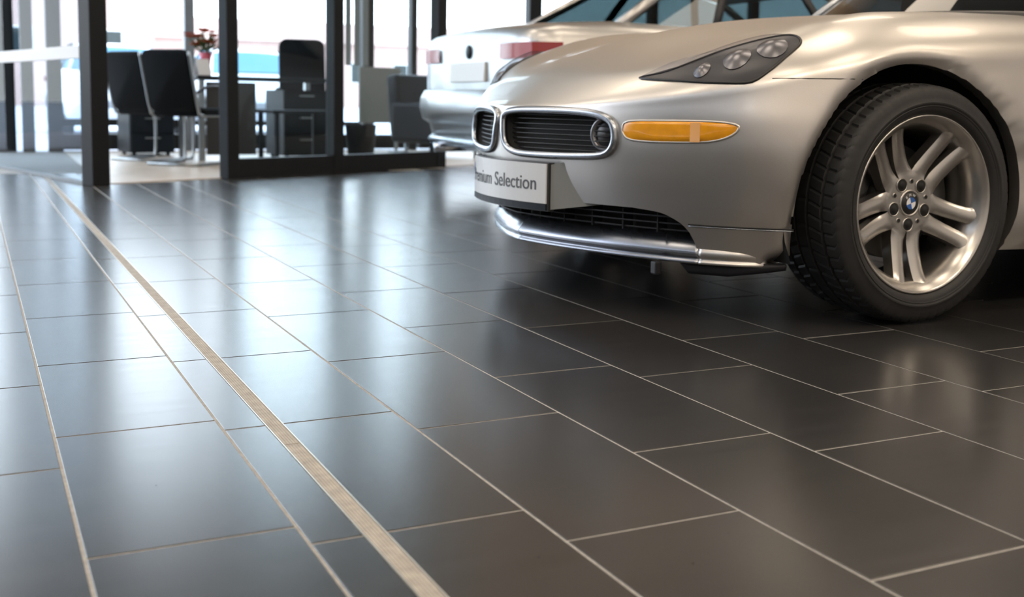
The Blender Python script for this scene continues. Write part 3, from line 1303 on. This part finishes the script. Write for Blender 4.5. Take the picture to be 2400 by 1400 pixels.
# ---- wheels
def make_wheel():
    """outer side towards +y, origin at the centre of the rim lip plane"""
    # rim barrel
    rim = MB().lathe([(.2330, -.205), (.2050, -.200), (.1980, -.13), (.2010, -.075), (.2065, -.045), (.2160, -.022), (.2260, -.010), (.2335, -.0035),
                      (.2385, .0015), (.2420, .0015), (.2435, -.0025), (.2425, -.009)], 96, 'y').build('wheel', MT['alloy'])
    yf = [(0, -.060), (.05, -.061), (.08, -.061), (.12, -.056), (.17, -.043), (.21, -.028), (.226, -.018)]
    hw = [(0, .0), (.075, .0546), (.088, .0575), (.094, .0560), (.105, .0545), (.13, .0530), (.17, .0540), (.20, .0570), (.215, .063), (.226, .076)]
    sw = [(.0, 0), (.0775, 0), (.083, .0022), (.095, .0042), (.14, .0085), (.18, .0120), (.226, .0170)]
    rs = [.0, .02, .035, .05, .062, .0715, .0775, .080, .083, .0875, .089, .0905, .0925, .095, .098, .106, .116, .128, .142, .158, .174, .190, .203, .214, .222, .2255]
    m = MB()
    NA = 8
    for s in (-1, 1):
        top = []
        for r in rs:
            t0 = interp(r, sw) / max(r, .001)
            t1 = PI / 5 if r <= .0875 else min(PI / 5, interp(r, hw) / r)
            row = []
            for k in range(NA + 1):
                f = k / NA
                a = t0 + (t1 - t0) * f
                cr_ = 0.0
                if r > .0775:
                    cr_ = -.0075 * (abs(2 * f - 1) ** 2.2) * min(1, (r - .0775) / .03)
                ang = s * a - PI / 2
                row.append(Vector((r * math.cos(ang), interp(r, yf) + cr_ + .004, r * math.sin(ang))))
            top.append(row)
        vs, fs = [], []
        for row in top:
            vs += row
        n = NA + 1
        for i in range(len(top) - 1):
            for k in range(NA):
                q = (i * n + k, i * n + k + 1, (i + 1) * n + k + 1, (i + 1) * n + k)
                fs.append(q if s < 0 else q[::-1])
        m.add(vs, fs, True)
        # walls down both edges of the rib
        for kk in (0, NA):
            vs, fs = [], []
            for i, row in enumerate(top):
                r = rs[i]
                if r < .0775 and kk == 0:
                    continue
                if r < .0875 and kk == NA:
                    continue
                p = row[kk]
                dn = .034 if kk == NA else .024
                vs += [p, p + Vector((0, -dn * .45, 0)) * 1.0, p + Vector((0, -dn, 0))]
            for i in range(len(vs) // 3 - 1):
                for t in range(2):
                    a = 3 * i + t
                    fs.append((a, a + 1, a + 4, a + 3))
            m.add(vs, fs, True)
    spoke = m.build('double_spoke', MT['alloy'], rim, weld=True, auto=55)
    for k in range(1, 5):
        c = spoke.copy()
        COL.objects.link(c)
        c.rotation_euler = (0, 2 * PI * k / 5, 0)
    # tyre
    prof = [(.222, -.200), (.246, -.214), (.272, -.226), (.300, -.223), (.316, -.212), (.3235, -.196)]
    prof = []
    inner = [(.2380, -.205), (.2480, -.226), (.2720, -.250), (.3000, -.251), (.3160, -.241)]
    lane = [-.228, -.193, -.1915, -.1835, -.182, -.147, -.1455, -.1375, -.136, -.100, -.0985, -.0905, -.089, -.0465, -.043, -.036, -.0345, -.010]
    groove = {2, 3, 6, 7, 10, 11, 14, 15}
    tread = [(.3270 - .010 * ((y + .119) / .119) ** 4 - (.0085 if i in groove else 0), y) for i, y in enumerate(lane)]
    outer = [(.3145, -.001), (.3100, .0030), (.3045, .0060), (.2900, .0105), (.2780, .0125), (.2755, .0142), (.2720, .0140), (.2695, .0120), (.2600, .0105), (.2500, .0065), (.2440, -.001), (.2400, -.006)]
    prof = inner + tread + outer
    NS = 360
    vs, fs = [], []
    n = len(prof)
    t0 = len(inner)
    for k in range(NS):
        a = 2 * PI * k / NS
        for i, (r, y) in enumerate(prof):
            j = i - t0
            rr = r
            aa = a
            if 0 <= j < len(lane) and j not in groove:
                lane_id = 0 if j < 2 else 1 if j < 6 else 2 if j < 10 else 3 if j < 14 else 4
                slant = {0: 6, 1: 7, 2: 0, 3: -7, 4: -3}[lane_id]
                aa = a + slant * (y + .105) * .14
                if (k + lane_id * 2) % 6 == 0 and lane_id != 2:
                    rr -= .0036
                if lane_id == 2 and (k % 12) == 0:
                    rr -= .0025
            if j >= len(lane) and j < len(lane) + 3 and (k + 8) % 6 == 0:
                rr -= .0022
            z = rr * math.sin(aa)
            vs.append((rr * math.cos(aa), y, max(z, -.3265)))
    for k in range(NS):
        l = (k + 1) % NS
        for i in range(n - 1):
            fs.append((k * n + i, k * n + i + 1, l * n + i + 1, l * n + i))
    tm = MB().add(vs, fs, True)
    tm.build('tyre', MT['rubber'], rim, auto=32)
    # raised ring on the side wall
    MB().lathe([(.2635, .0105), (.2650, .0130), (.2665, .0125), (.2670, .0115)], 64, 'y').build('side_wall_ring', MT['rubber'], rim)
    # brake
    MB().lathe([(.05, -.125), (.158, -.125), (.160, -.128), (.160, -.148), (.05, -.148)], 48, 'y').build('brake_disc', MT['disc'], rim)
    cp_ = MB()
    R_ = []
    for k in range(9):
        a = math.radians(150 + 60 * k / 8)
        R_.append([Vector((r * math.cos(a), y, r * math.sin(a))) for r, y in ((.115, -.105), (.185, -.105), (.190, -.118), (.19, -.16), (.115, -.16))])
    q_ = loft(R_)
    q_.build('brake_caliper', MT['disc'], rim)
    MB().lathe([(.07, -.095), (.095, -.10), (.095, -.2), (.0, -.2)], 32, 'y').build('hub_carrier', MT['gap'], rim)
    # bolts, small holes between; flat black discs stand in for shade in the recesses
    for k in range(5):
        a = -PI / 2 + 2 * PI * k / 5
        c = (.0590 * math.cos(a), -.0565, .0590 * math.sin(a))
        bo = MB().lathe([(.0200, -.001), (.0192, .0022), (.0178, .0026), (.0168, .0012)], 24, 'y', c).build('bolt_hole', MT['alloy'], rim)
        MB().lathe([(.0172, .0013), (.0085, .0012), (.0080, .0026), (.0001, .0030)], 24, 'y', c).build('wheel_bolt', MT['gap'], rim)
        a += PI / 5
        c = (.0600 * math.cos(a), -.0565, .0600 * math.sin(a))
        MB().lathe([(.0075, -.001), (.0068, .0014), (.0058, .0012)], 16, 'y', c).build('small_hole', MT['alloy'], rim)
        MB().lathe([(.0060, .0011), (.0001, .0011)], 16, 'y', c).build('small_hole_shade', MT['gap'], rim)
    # hub cap with its roundel
    MB().lathe([(.0385, -.0585), (.0375, -.0540), (.0345, -.0528), (.0310, -.0540), (.0298, -.0560)], 40, 'y').build('hub_ring', MT['alloy'], rim)
    MB().lathe([(.0300, -.0558), (.0285, -.0525), (.0001, -.0515)], 40, 'y').build('hub_cap', MT['black'], rim)
    for k in range(4):
        seg = [(0, 0)] + [(.0165 * math.cos(PI / 2 * k + a * PI / 12 - .35), .0165 * math.sin(PI / 2 * k + a * PI / 12 - .35)) for a in range(7)]
        q_ = MB().add([(a, -.0508, c) for a, c in seg] , [tuple(range(8))])
        q_.build('emblem_quarter', MT['white'] if k % 2 == 0 else MT['blue'], rim)
    for ch, a in (('B', 55), ('M', 90), ('W', 125)):
        aa = math.radians(a - 15)

        def pl(x, y, z, aa=aa):
            rad = .0228 + y
            return Vector((rad * math.cos(aa) + x * math.sin(aa), -.0505 + z, rad * math.sin(aa) - x * math.cos(aa)))
        # seen from outside (+y towards the viewer) the picture's right is -x
        text_mesh(ch, .0105, lambda x, y, z, pl=pl: pl(-x, y, z), 'emblem_letter', MT['white'], rim, .0002)
    return rim


STEER = 0.0
wheel = make_wheel()
wheel.parent = car
wheel.location = (0, WLIP, WZ)
wheel.rotation_euler = (0, math.radians(-3), STEER)
for (lx, ly, rz_) in ((0, -WLIP, PI), (-2.505, .885, 0), (-2.505, -.885, PI)):
    w2 = wheel.copy()
    COL.objects.link(w2)
    w2.location = (lx, ly, WZ)
    w2.rotation_euler = (0, .4, rz_)
    for ch in wheel.children:
        c = ch.copy()
        COL.objects.link(c)
        c.parent = w2


# ================================================================== OTHER CARS
def simple_car(name, loc, rz, label, paint, glass, group=None):
    """local x runs forward from the tail end, z up"""
    r = empty(name, loc, rz)
    tag(r, label, 'car', group)
    S = [(-.02, .66, .46, .95, .975), (.0, .76, .40, .975, 1.0), (.05, .83, .32, .985, 1.02), (.18, .86, .25, 1.0, 1.045), (.55, .875, .22, 1.0, 1.07),
         (1.2, .885, .20, .98, 1.06), (2.0, .89, .19, .96, 1.03), (2.9, .885, .19, .93, 1.0), (3.5, .88, .20, .86, .95), (4.0, .85, .22, .76, .86),
         (4.25, .79, .26, .66, .74), (4.36, .68, .34, .56, .63), (4.40, .55, .40, .50, .56)]
    R = []
    for x, hw, zb, zs, zt in S:
        half = [(hw * .80, zb), (hw * .95, zb + .04), (hw * .99, zb + .14), (hw, zb + (zs - zb) * .55), (hw * .985, zs - .06), (hw * .95, zs), (hw * .86, zt - .012), (hw * .6, zt), (hw * .25, zt + .008)]
        R.append([Vector((x, y, z)) for y, z in half] + [Vector((x, -y, z)) for y, z in half[::-1]])
    loft(R).build('body_shell', paint, r)
    # cabin
    B = [(.62, .72, 1.06), (1.30, .74, 1.05), (2.2, .74, 1.03), (3.0, .70, .99)]
    T = [(1.15, .54, 1.38), (1.5, .57, 1.43), (2.05, .57, 1.42), (2.30, .55, 1.36)]
    rf = []
    for x, hw, z in T:
        rf.append([Vector((x, hw * c_, z - (1 - s_) * .03)) for c_, s_ in ((-1, 0), (-.7, .7), (0, 1), (.7, .7), (1, 0))])
    q = loft(rf, False)
    q.build('roof', paint, r)
    for nm, a, c in (('rear_window', 0, 0), ('windscreen', 3, 3)):
        bx, bw, bz = B[a]
        tx, tw, tz = T[c]
        sg = -1 if nm == 'rear_window' else 1
        quadsurf((bx, -bw, bz), (bx, bw, bz), (tx, -tw, tz - .03), (tx, tw, tz - .03), 8, 2, (sg * .08, 0, .02)).build(nm, glass, r)
    for sd in (-1, 1):
        for i in range(3):
            bx, bw, bz = B[i]
            cx_, cw, cz = B[i + 1]
            tx, tw, tz = T[i]
            ux, uw, uz = T[i + 1]
            quadsurf((bx + .03, sd * bw, bz), (cx_ - .03, sd * cw, cz), (tx + .02, sd * tw, tz - .035), (ux - .02, sd * uw, uz - .035), 3, 2, (0, 0, 0)).build('side_window', glass, r)
            MB().tube([(cx_, sd * cw, cz - .01), (ux, sd * uw, uz - .03)], .028, 6).build('pillar', MT['black'] if i < 2 else paint, r)
        MB().tube([(B[0][0], sd * B[0][1], B[0][2] - .02), (T[0][0], sd * T[0][1], T[0][2] - .03)], .035, 6).build('pillar', paint, r)
        # lamps
        v = []
        for x, y in ((-.026, .46), (-.026, .62), (.012, .80), (.17, .878)):
            for z in (.83, .92):
                v.append(Vector((x - .006, (y + .006) * sd, z)))
        q = MB().add(v, [(0, 2, 3, 1), (2, 4, 5, 3), (4, 6, 7, 5)])
        q.build('tail_lamp', MT['red'], r)
        v = []
        for x, y in ((4.365, .52), (4.30, .68), (4.13, .83)):
            for z in (.56, .66):
                v.append(Vector((x + .03 - (z - .56) * 1.0, y * sd, z)))
        MB().add(v, [(0, 2, 3, 1), (2, 4, 5, 3)]).build('head_lamp', MT['lamp_refl'], r)
        for xw in (.95, 3.55):
            wn = MB().lathe([(.20, -.18), (.315, -.17), (.325, -.12), (.325, -.03), (.31, 0), (.225, .008), (.21, .0)], 36, 'y')
            wo = wn.build('wheel', MT['rubber'], r)
            wo.location = (xw, sd * .885, .324)
            if sd < 0:
                wo.rotation_euler = (0, 0, PI)
            q = MB().lathe([(.222, .004), (.215, -.02), (.20, -.05)], 36, 'y')
            for k in range(7):
                a = 2 * PI * k / 7
                q.box((.12 * math.cos(a), -.015, .12 * math.sin(a)), (.19, .02, .045), ry=-a)
            q.lathe([(.05, -.02), (.045, .0), (.0, .004)], 16, 'y')
            q.build('rim', MT['alloy'], wo)
    # tail bumper, plate recess, emblem
    bp = [[Vector((x + o, y, z)) for o, z in ((.0, .43), (-.045, .46), (-.065, .53), (-.060, .60), (-.03, .65), (.04, .66), (.06, .43))]
          for x, y in ((.30, -.885), (.10, -.87), (.02, -.78), (-.02, -.5), (-.03, 0), (-.02, .5), (.02, .78), (.10, .87), (.30, .885))]
    loft(bp).build('bumper', paint, r)
    lp = [[Vector((x + o, y, z)) for o, z in ((.0, .30), (-.03, .29), (-.035, .33), (.0, .36))]
          for x, y in ((.28, -.86), (.08, -.83), (.02, -.7), (.0, 0), (.02, .7), (.08, .83), (.28, .86))]
    loft(lp).build('lower_trim', MT['satin'], r)
    MB().box((-.028, 0, .76), (.02, .53, .12), ry=.05, bevel=.004).build('number_plate', MT['plate'], r)
    em = MB().lathe([(.045, -.01), (.042, .006), (.0, .008)], 24, 'y').build('emblem', MT['cab'], r)
    em.location = (-.022, 0, .885)
    em.rotation_euler = (0, 0, PI / 2)
    ex = MB().tube([(.35, .55, .27), (-.03, .55, .27)], .03, 12).build('exhaust_pipe', MT['chrome'], r)
    MB().box((2.2, 0, .32), (3.9, 1.1, .16)).build('underbody', MT['gap'], r)
    return r


simple_car('parked_car', (2.84, 6.42, 0), 0.0, 'silver car with red tail lamps parked behind the sports car', MT['paint2'], MT['car_glass'])
MT['painted_sky_glass'] = mat('windscreen_painted_reflect', (0.085, 0.21, 0.31), 0.6, 0.0, spec=0.15)  # matt blue: the sky's reflection in the glass is put into the colour
MT['white_paint'] = mat('white_car_paint', (0.78, 0.80, 0.84), 0.3, coat=0.5)
oc = simple_car('parked_car', (2.05, 20.6, -.04), -PI / 2, 'white car outside behind the two visitor chairs', MT['white_paint'], MT['painted_sky_glass'], 'white cars parked outside')
o2 = dup(oc, (4.15, 20.9, -.04))
o2['label'] = 'white car outside behind the desk, beside the office chair'

house(48, 74, 18.0, 8, 3.6, MT['pale'], 'long pale building far off behind the parked cars')
house(22, 76, 24.0, 8, 4.2, MT['pink'], 'low pinkish building far off behind the flower desk')


# ================================================================== OFFICE FURNITURE
def rsheet(w_, h_, t_, rad=.05, n=5):
    """rounded slab in the x-z plane, y thickness"""
    pts = []
    for cx_, cz_, a0 in ((w_ / 2 - rad, h_ / 2 - rad, 0), (-w_ / 2 + rad, h_ / 2 - rad, 90), (-w_ / 2 + rad, -h_ / 2 + rad, 180), (w_ / 2 - rad, -h_ / 2 + rad, 270)):
        for k in range(n):
            a = math.radians(a0 + 90 * k / (n - 1))
            pts.append((cx_ + rad * math.cos(a), cz_ + rad * math.sin(a)))
    m = len(pts)
    sc = [(.94, -t_ / 2), (1, -t_ * .3), (1, t_ * .3), (.94, t_ / 2)]
    vs = [Vector((x * s, y, z * s)) for s, y in sc for x, z in pts]
    fs = [(r * m + k, r * m + (k + 1) % m, (r + 1) * m + (k + 1) % m, (r + 1) * m + k) for r in range(3) for k in range(m)]
    fs += [tuple(range(m))[::-1], tuple(3 * m + k for k in range(m))]
    return vs, fs


def place(q, vs, fs, rot, loc):
    R = Matrix.Rotation(rot[2], 3, 'Z') @ Matrix.Rotation(rot[1], 3, 'Y') @ Matrix.Rotation(rot[0], 3, 'X')
    q.add([R @ v + Vector(loc) for v in vs], fs, True)
    return q


FZ = .006


def visitor_chair(loc, rz, label):
    """cantilever chair facing local +x"""
    r = empty('visitor_chair', loc, rz)
    tag(r, label, 'chair', 'visitor chairs in front of the office desk')
    vs, fs = rsheet(.47, .50, .075, .06)
    place(MB(), vs, fs, (PI / 2, 0, 0), (.02, 0, .445)).build('seat', MT['chair'], r, auto=40)
    vs, fs = rsheet(.45, .52, .06, .07)
    place(MB(), [Vector((v.x, v.y, v.z)) for v in vs], fs, (math.radians(0), 0, PI / 2), (0, 0, 0))
    q = MB()
    R = Matrix.Rotation(math.radians(-14), 3, 'Y') @ Matrix.Rotation(PI / 2, 3, 'Z')
    q.add([R @ v + Vector((-.29, 0, .70)) for v in vs], fs, True)
    q.build('backrest', MT['chair'], r, auto=40)
    for s in (-1, 1):
        y = s * .235
        P = catmull([(-.36, y, .93), (-.30, y, .70), (-.235, y, .47), (-.17, y, .42), (.16, y, .415), (.235, y, .38), (.245, y, .2), (.235, y, .04), (.18, y, .014), (-.28, y, .013)], 5)
        MB().tube(P, .0125, 8).build('leg', MT['steel'], r)
        P = catmull([(-.26, y, .60), (-.10, y, .655), (.12, y, .655), (.20, y, .61), (.215, y, .42)], 5)
        MB().tube(P, .013, 8).build('armrest', MT['black'], r)
    MB().tube([(-.28, -.235, .013), (-.28, .235, .013)], .0125, 8).build('floor_bar', MT['steel'], r)
    return r


visitor_chair((1.70, 9.72, FZ), math.radians(45), 'black cantilever visitor chair nearest the desk, seen through the doorway')
visitor_chair((1.50, 10.45, FZ), math.radians(36), 'black cantilever visitor chair behind the nearer one, leftmost in the doorway')


def desk(loc, rz, L, D, label, ped=1):
    r = empty('desk', loc, rz)
    tag(r, label, 'desk')
    MB().box((0, 0, .745), (L, D, .035), bevel=.004).build('desk_top', MT['desk'], r)
    MB().box((-L / 2 + .33, -D / 2 + .08, .38), (.46, .02, .66), bevel=.002).build('front_panel', MT['desk_grey'], r)
    for sx_ in (-1, 1):
        for sy in (-1, 1):
            MB().box((sx_ * (L / 2 - .05), sy * (D / 2 - .06), .364), (.05, .05, .727)).build('leg', MT['steel'], r)
    return r


desk((2.47, 10.62, FZ), math.radians(6), 1.35, .75, 'dark office desk with the flower vase on it, behind the doorway post')


def pedestal(loc, rz, label, w_=.42, h_=.56, d_=.5, m='cab'):
    r = empty('drawer_cabinet', loc, rz)
    tag(r, label, 'cabinet')
    MB().box((0, 0, h_ / 2 + .03), (w_, d_, h_), bevel=.004).build('carcass', MT[m], r)
    for k in range(3):
        f = MB().box((0, -d_ / 2 - .008, .03 + h_ * (k + .5) / 3), (w_ - .02, .016, h_ / 3 - .014), bevel=.002).build('drawer', MT[m], r)
        MB().box((0, -d_ / 2 - .026, .03 + h_ * (k + .5) / 3 + .05), (.14, .02, .012)).build('handle', MT['steel'], f)
    for sx_ in (-1, 1):
        for sy in (-1, 1):
            MB().lathe([(.0, 0), (.02, .0), (.02, .03), (0, .03)], 10, 'z', (sx_ * (w_ / 2 - .05), sy * (d_ / 2 - .05), 0)).build('castor', MT['black'], r)
    return r


pedestal((1.55, 11.35, FZ), math.radians(6), 'slate drawer cabinet standing behind the visitor chairs')
pedestal((2.86, 10.66, FZ), math.radians(6), 'slate drawer cabinet under the right end of the flower desk', .44, .62, .50)

# flowers
vz = .006 + .7625
vase = empty('flower_vase', (1.96, 10.42, vz))
tag(vase, 'pink-red vase of orange and red flowers on the office desk', 'vase')
MB().lathe([(.0, 0), (.045, .0), (.05, .02), (.040, .09), (.048, .16), (.066, .21), (.062, .212), (.045, .165), (.036, .09), (.0, .03)], 24).build('vessel', MT['vase'], vase)
rnd = random.Random(3)
for k in range(26):
    a = rnd.uniform(0, 2 * PI)
    rr = .17 * math.sqrt(rnd.random())
    z = .34 + rnd.uniform(-.03, .10) - rr * .4
    c = (rr * math.cos(a) * 1.05, rr * math.sin(a), z)
    st = MB().tube([(0, 0, .12), (c[0] * .4, c[1] * .4, .23), c], .003, 5).build('stem', MT['leaf'], vase)
    q = MB()
    for j in range(8):
        b_ = 2 * PI * j / 8
        u = Vector((math.cos(b_), math.sin(b_), .35))
        w_ = Vector((-math.sin(b_), math.cos(b_), 0))
        cc = Vector(c)
        q.add([cc, cc + u * .035 + w_ * .026, cc + u * .066, cc + u * .035 - w_ * .026], [(0, 1, 2, 3)])
    q.build('bloom', MT['flower_r'], st)
q = MB()
for k in range(46):
    a = rnd.uniform(0, 2 * PI)
    e = rnd.uniform(.2, 1.3)
    d = Vector((math.cos(a) * math.cos(e), math.sin(a) * math.cos(e), math.sin(e)))
    w_ = d.cross(Vector((0, 0, 1))).normalized() * .018
    o_ = Vector((0, 0, .20)) + d * rnd.uniform(.04, .12)
    l = rnd.uniform(.08, .16)
    q.add([o_, o_ + d * l * .5 + w_, o_ + d * l, o_ + d * l * .5 - w_], [(0, 1, 2, 3)])
tag(q.build('foliage', MT['leaf'], vase), kind='stuff')

# sheets standing left and right of the vase
card = empty('desk_calendar', (1.90, 10.27, vz), .3)
tag(card, 'white folded card standing left of the flower vase', 'card')
MB().box((0, -.028, .075), (.12, .004, .152), rx=math.radians(-18)).build('front_leaf', MT['paper'], card)
MB().box((0, .028, .075), (.12, .004, .152), rx=math.radians(18)).build('rear_leaf', MT['paper'], card)

# high back office chair
oc_ = empty('office_chair', (3.27, 11.85, FZ), math.radians(-100))
tag(oc_, 'high-backed black office chair behind the partition glass', 'chair')
vs, fs = rsheet(.50, .72, .09, .09)
q = MB()
R = Matrix.Rotation(math.radians(-8), 3, 'Y') @ Matrix.Rotation(PI / 2, 3, 'Z')
q.add([R @ v + Vector((-.27, 0, .86)) for v in vs], fs, True)
q.build('backrest', MT['chair'], oc_, auto=40)
vs, fs = rsheet(.50, .50, .10, .08)
place(MB(), vs, fs, (PI / 2, 0, 0), (0, 0, .47)).build('seat', MT['chair'], oc_, auto=40)
MB().lathe([(0, .10), (.03, .10), (.03, .30), (.02, .30), (.02, .43), (0, .43)], 16).build('gas_lift', MT['steel'], oc_)
for s in (-1, 1):
    MB().tube(catmull([(-.2, s * .27, .46), (-.16, s * .29, .60), (-.02, s * .29, .67), (.18, s * .29, .66)], 4), .02, 8).build('armrest', MT['black'], oc_)
for k in range(5):
    a = 2 * PI * k / 5
    lg = MB().tube([(0, 0, .115), (.15 * math.cos(a), .15 * math.sin(a), .105), (.29 * math.cos(a), .29 * math.sin(a), .07)], [.028, .022, .016], 8).build('leg', MT['steel'], oc_)
    MB().lathe([(0, -.022), (.028, -.02), (.028, .02), (0, .022)], 12, 'y', (.29 * math.cos(a), .29 * math.sin(a), .029)).build('castor', MT['black'], lg)

# side table right of the chair, armchair, panel, bin
st_ = empty('side_table', (2.62, 9.78, FZ), math.radians(10))
tag(st_, 'low dark side table just behind the left partition pane', 'table')
MB().box((0, 0, .455), (.62, .42, .03), bevel=.004).build('table_top', MT['cab'], st_)
for sx_ in (-1, 1):
    for sy in (-1, 1):
        MB().box((sx_ * .26, sy * .17, .22), (.035, .035, .44)).build('leg', MT['cab'], st_)


def armchair(loc, rz, label):
    r = empty('armchair', loc, rz)
    tag(r, label, 'armchair')
    MB().box((0, 0, .26), (.60, .62, .22), bevel=.03).build('seat_base', MT['cab'], r)
    MB().box((.02, 0, .41), (.54, .56, .12), bevel=.04).build('seat_cushion', MT['cab'], r)
    MB().box((-.30, 0, .52), (.16, .80, .62), bevel=.04, ry=math.radians(-6)).build('backrest', MT['cab'], r)
    for s in (-1, 1):
        MB().box((.02, s * .36, .35), (.66, .13, .40), bevel=.035).build('armrest', MT['cab'], r)
        for sx_ in (-1, 1):
            MB().lathe([(.0, 0), (.018, 0), (.022, .16), (0, .16)], 10, 'z', (sx_ * .24, s * .26, 0)).build('leg', MT['steel'], r)
    return r


armchair((4.33, 10.55, FZ), math.radians(-62), 'dark slate armchair behind the right partition pane')
sc_ = empty('partition_screen', (4.02, 11.55, FZ), math.radians(8))
tag(sc_, 'light grey free-standing screen left of the slate armchair', 'screen')
MB().box((0, 0, .62), (.50, .03, .60), bevel=.004).build('panel', MT['panel_grey'], sc_)
for s in (-1, 1):
    MB().box((s * .2, 0, .16), (.03, .03, .32)).build('leg', MT['steel'], sc_)
    MB().box((s * .2, 0, .01), (.04, .32, .02)).build('foot', MT['steel'], sc_)
bn = empty('waste_bin', (3.36, 10.2, FZ))
tag(bn, 'round dark waste bin beside the middle partition post', 'bin')
MB().lathe([(0, 0), (.12, 0), (.15, .33), (.155, .335), (.145, .335), (.115, .012), (0, .012)], 24).build('bucket', MT['desk'], bn)

vb = empty('vertical_blind', (3.80, 11.98, .9))
tag(vb, 'light grey vertical window blind right of the office chair', 'blind')
for k in range(5):
    MB().box((-.20 + .10 * k, 0, 1.6), (.088, .008, 3.1), rz=.5).build('slat', MT['panel_grey'], vb)
MB().box((0, 0, 3.18), (.56, .05, .05)).build('rail', MT['frame_grey'], vb)
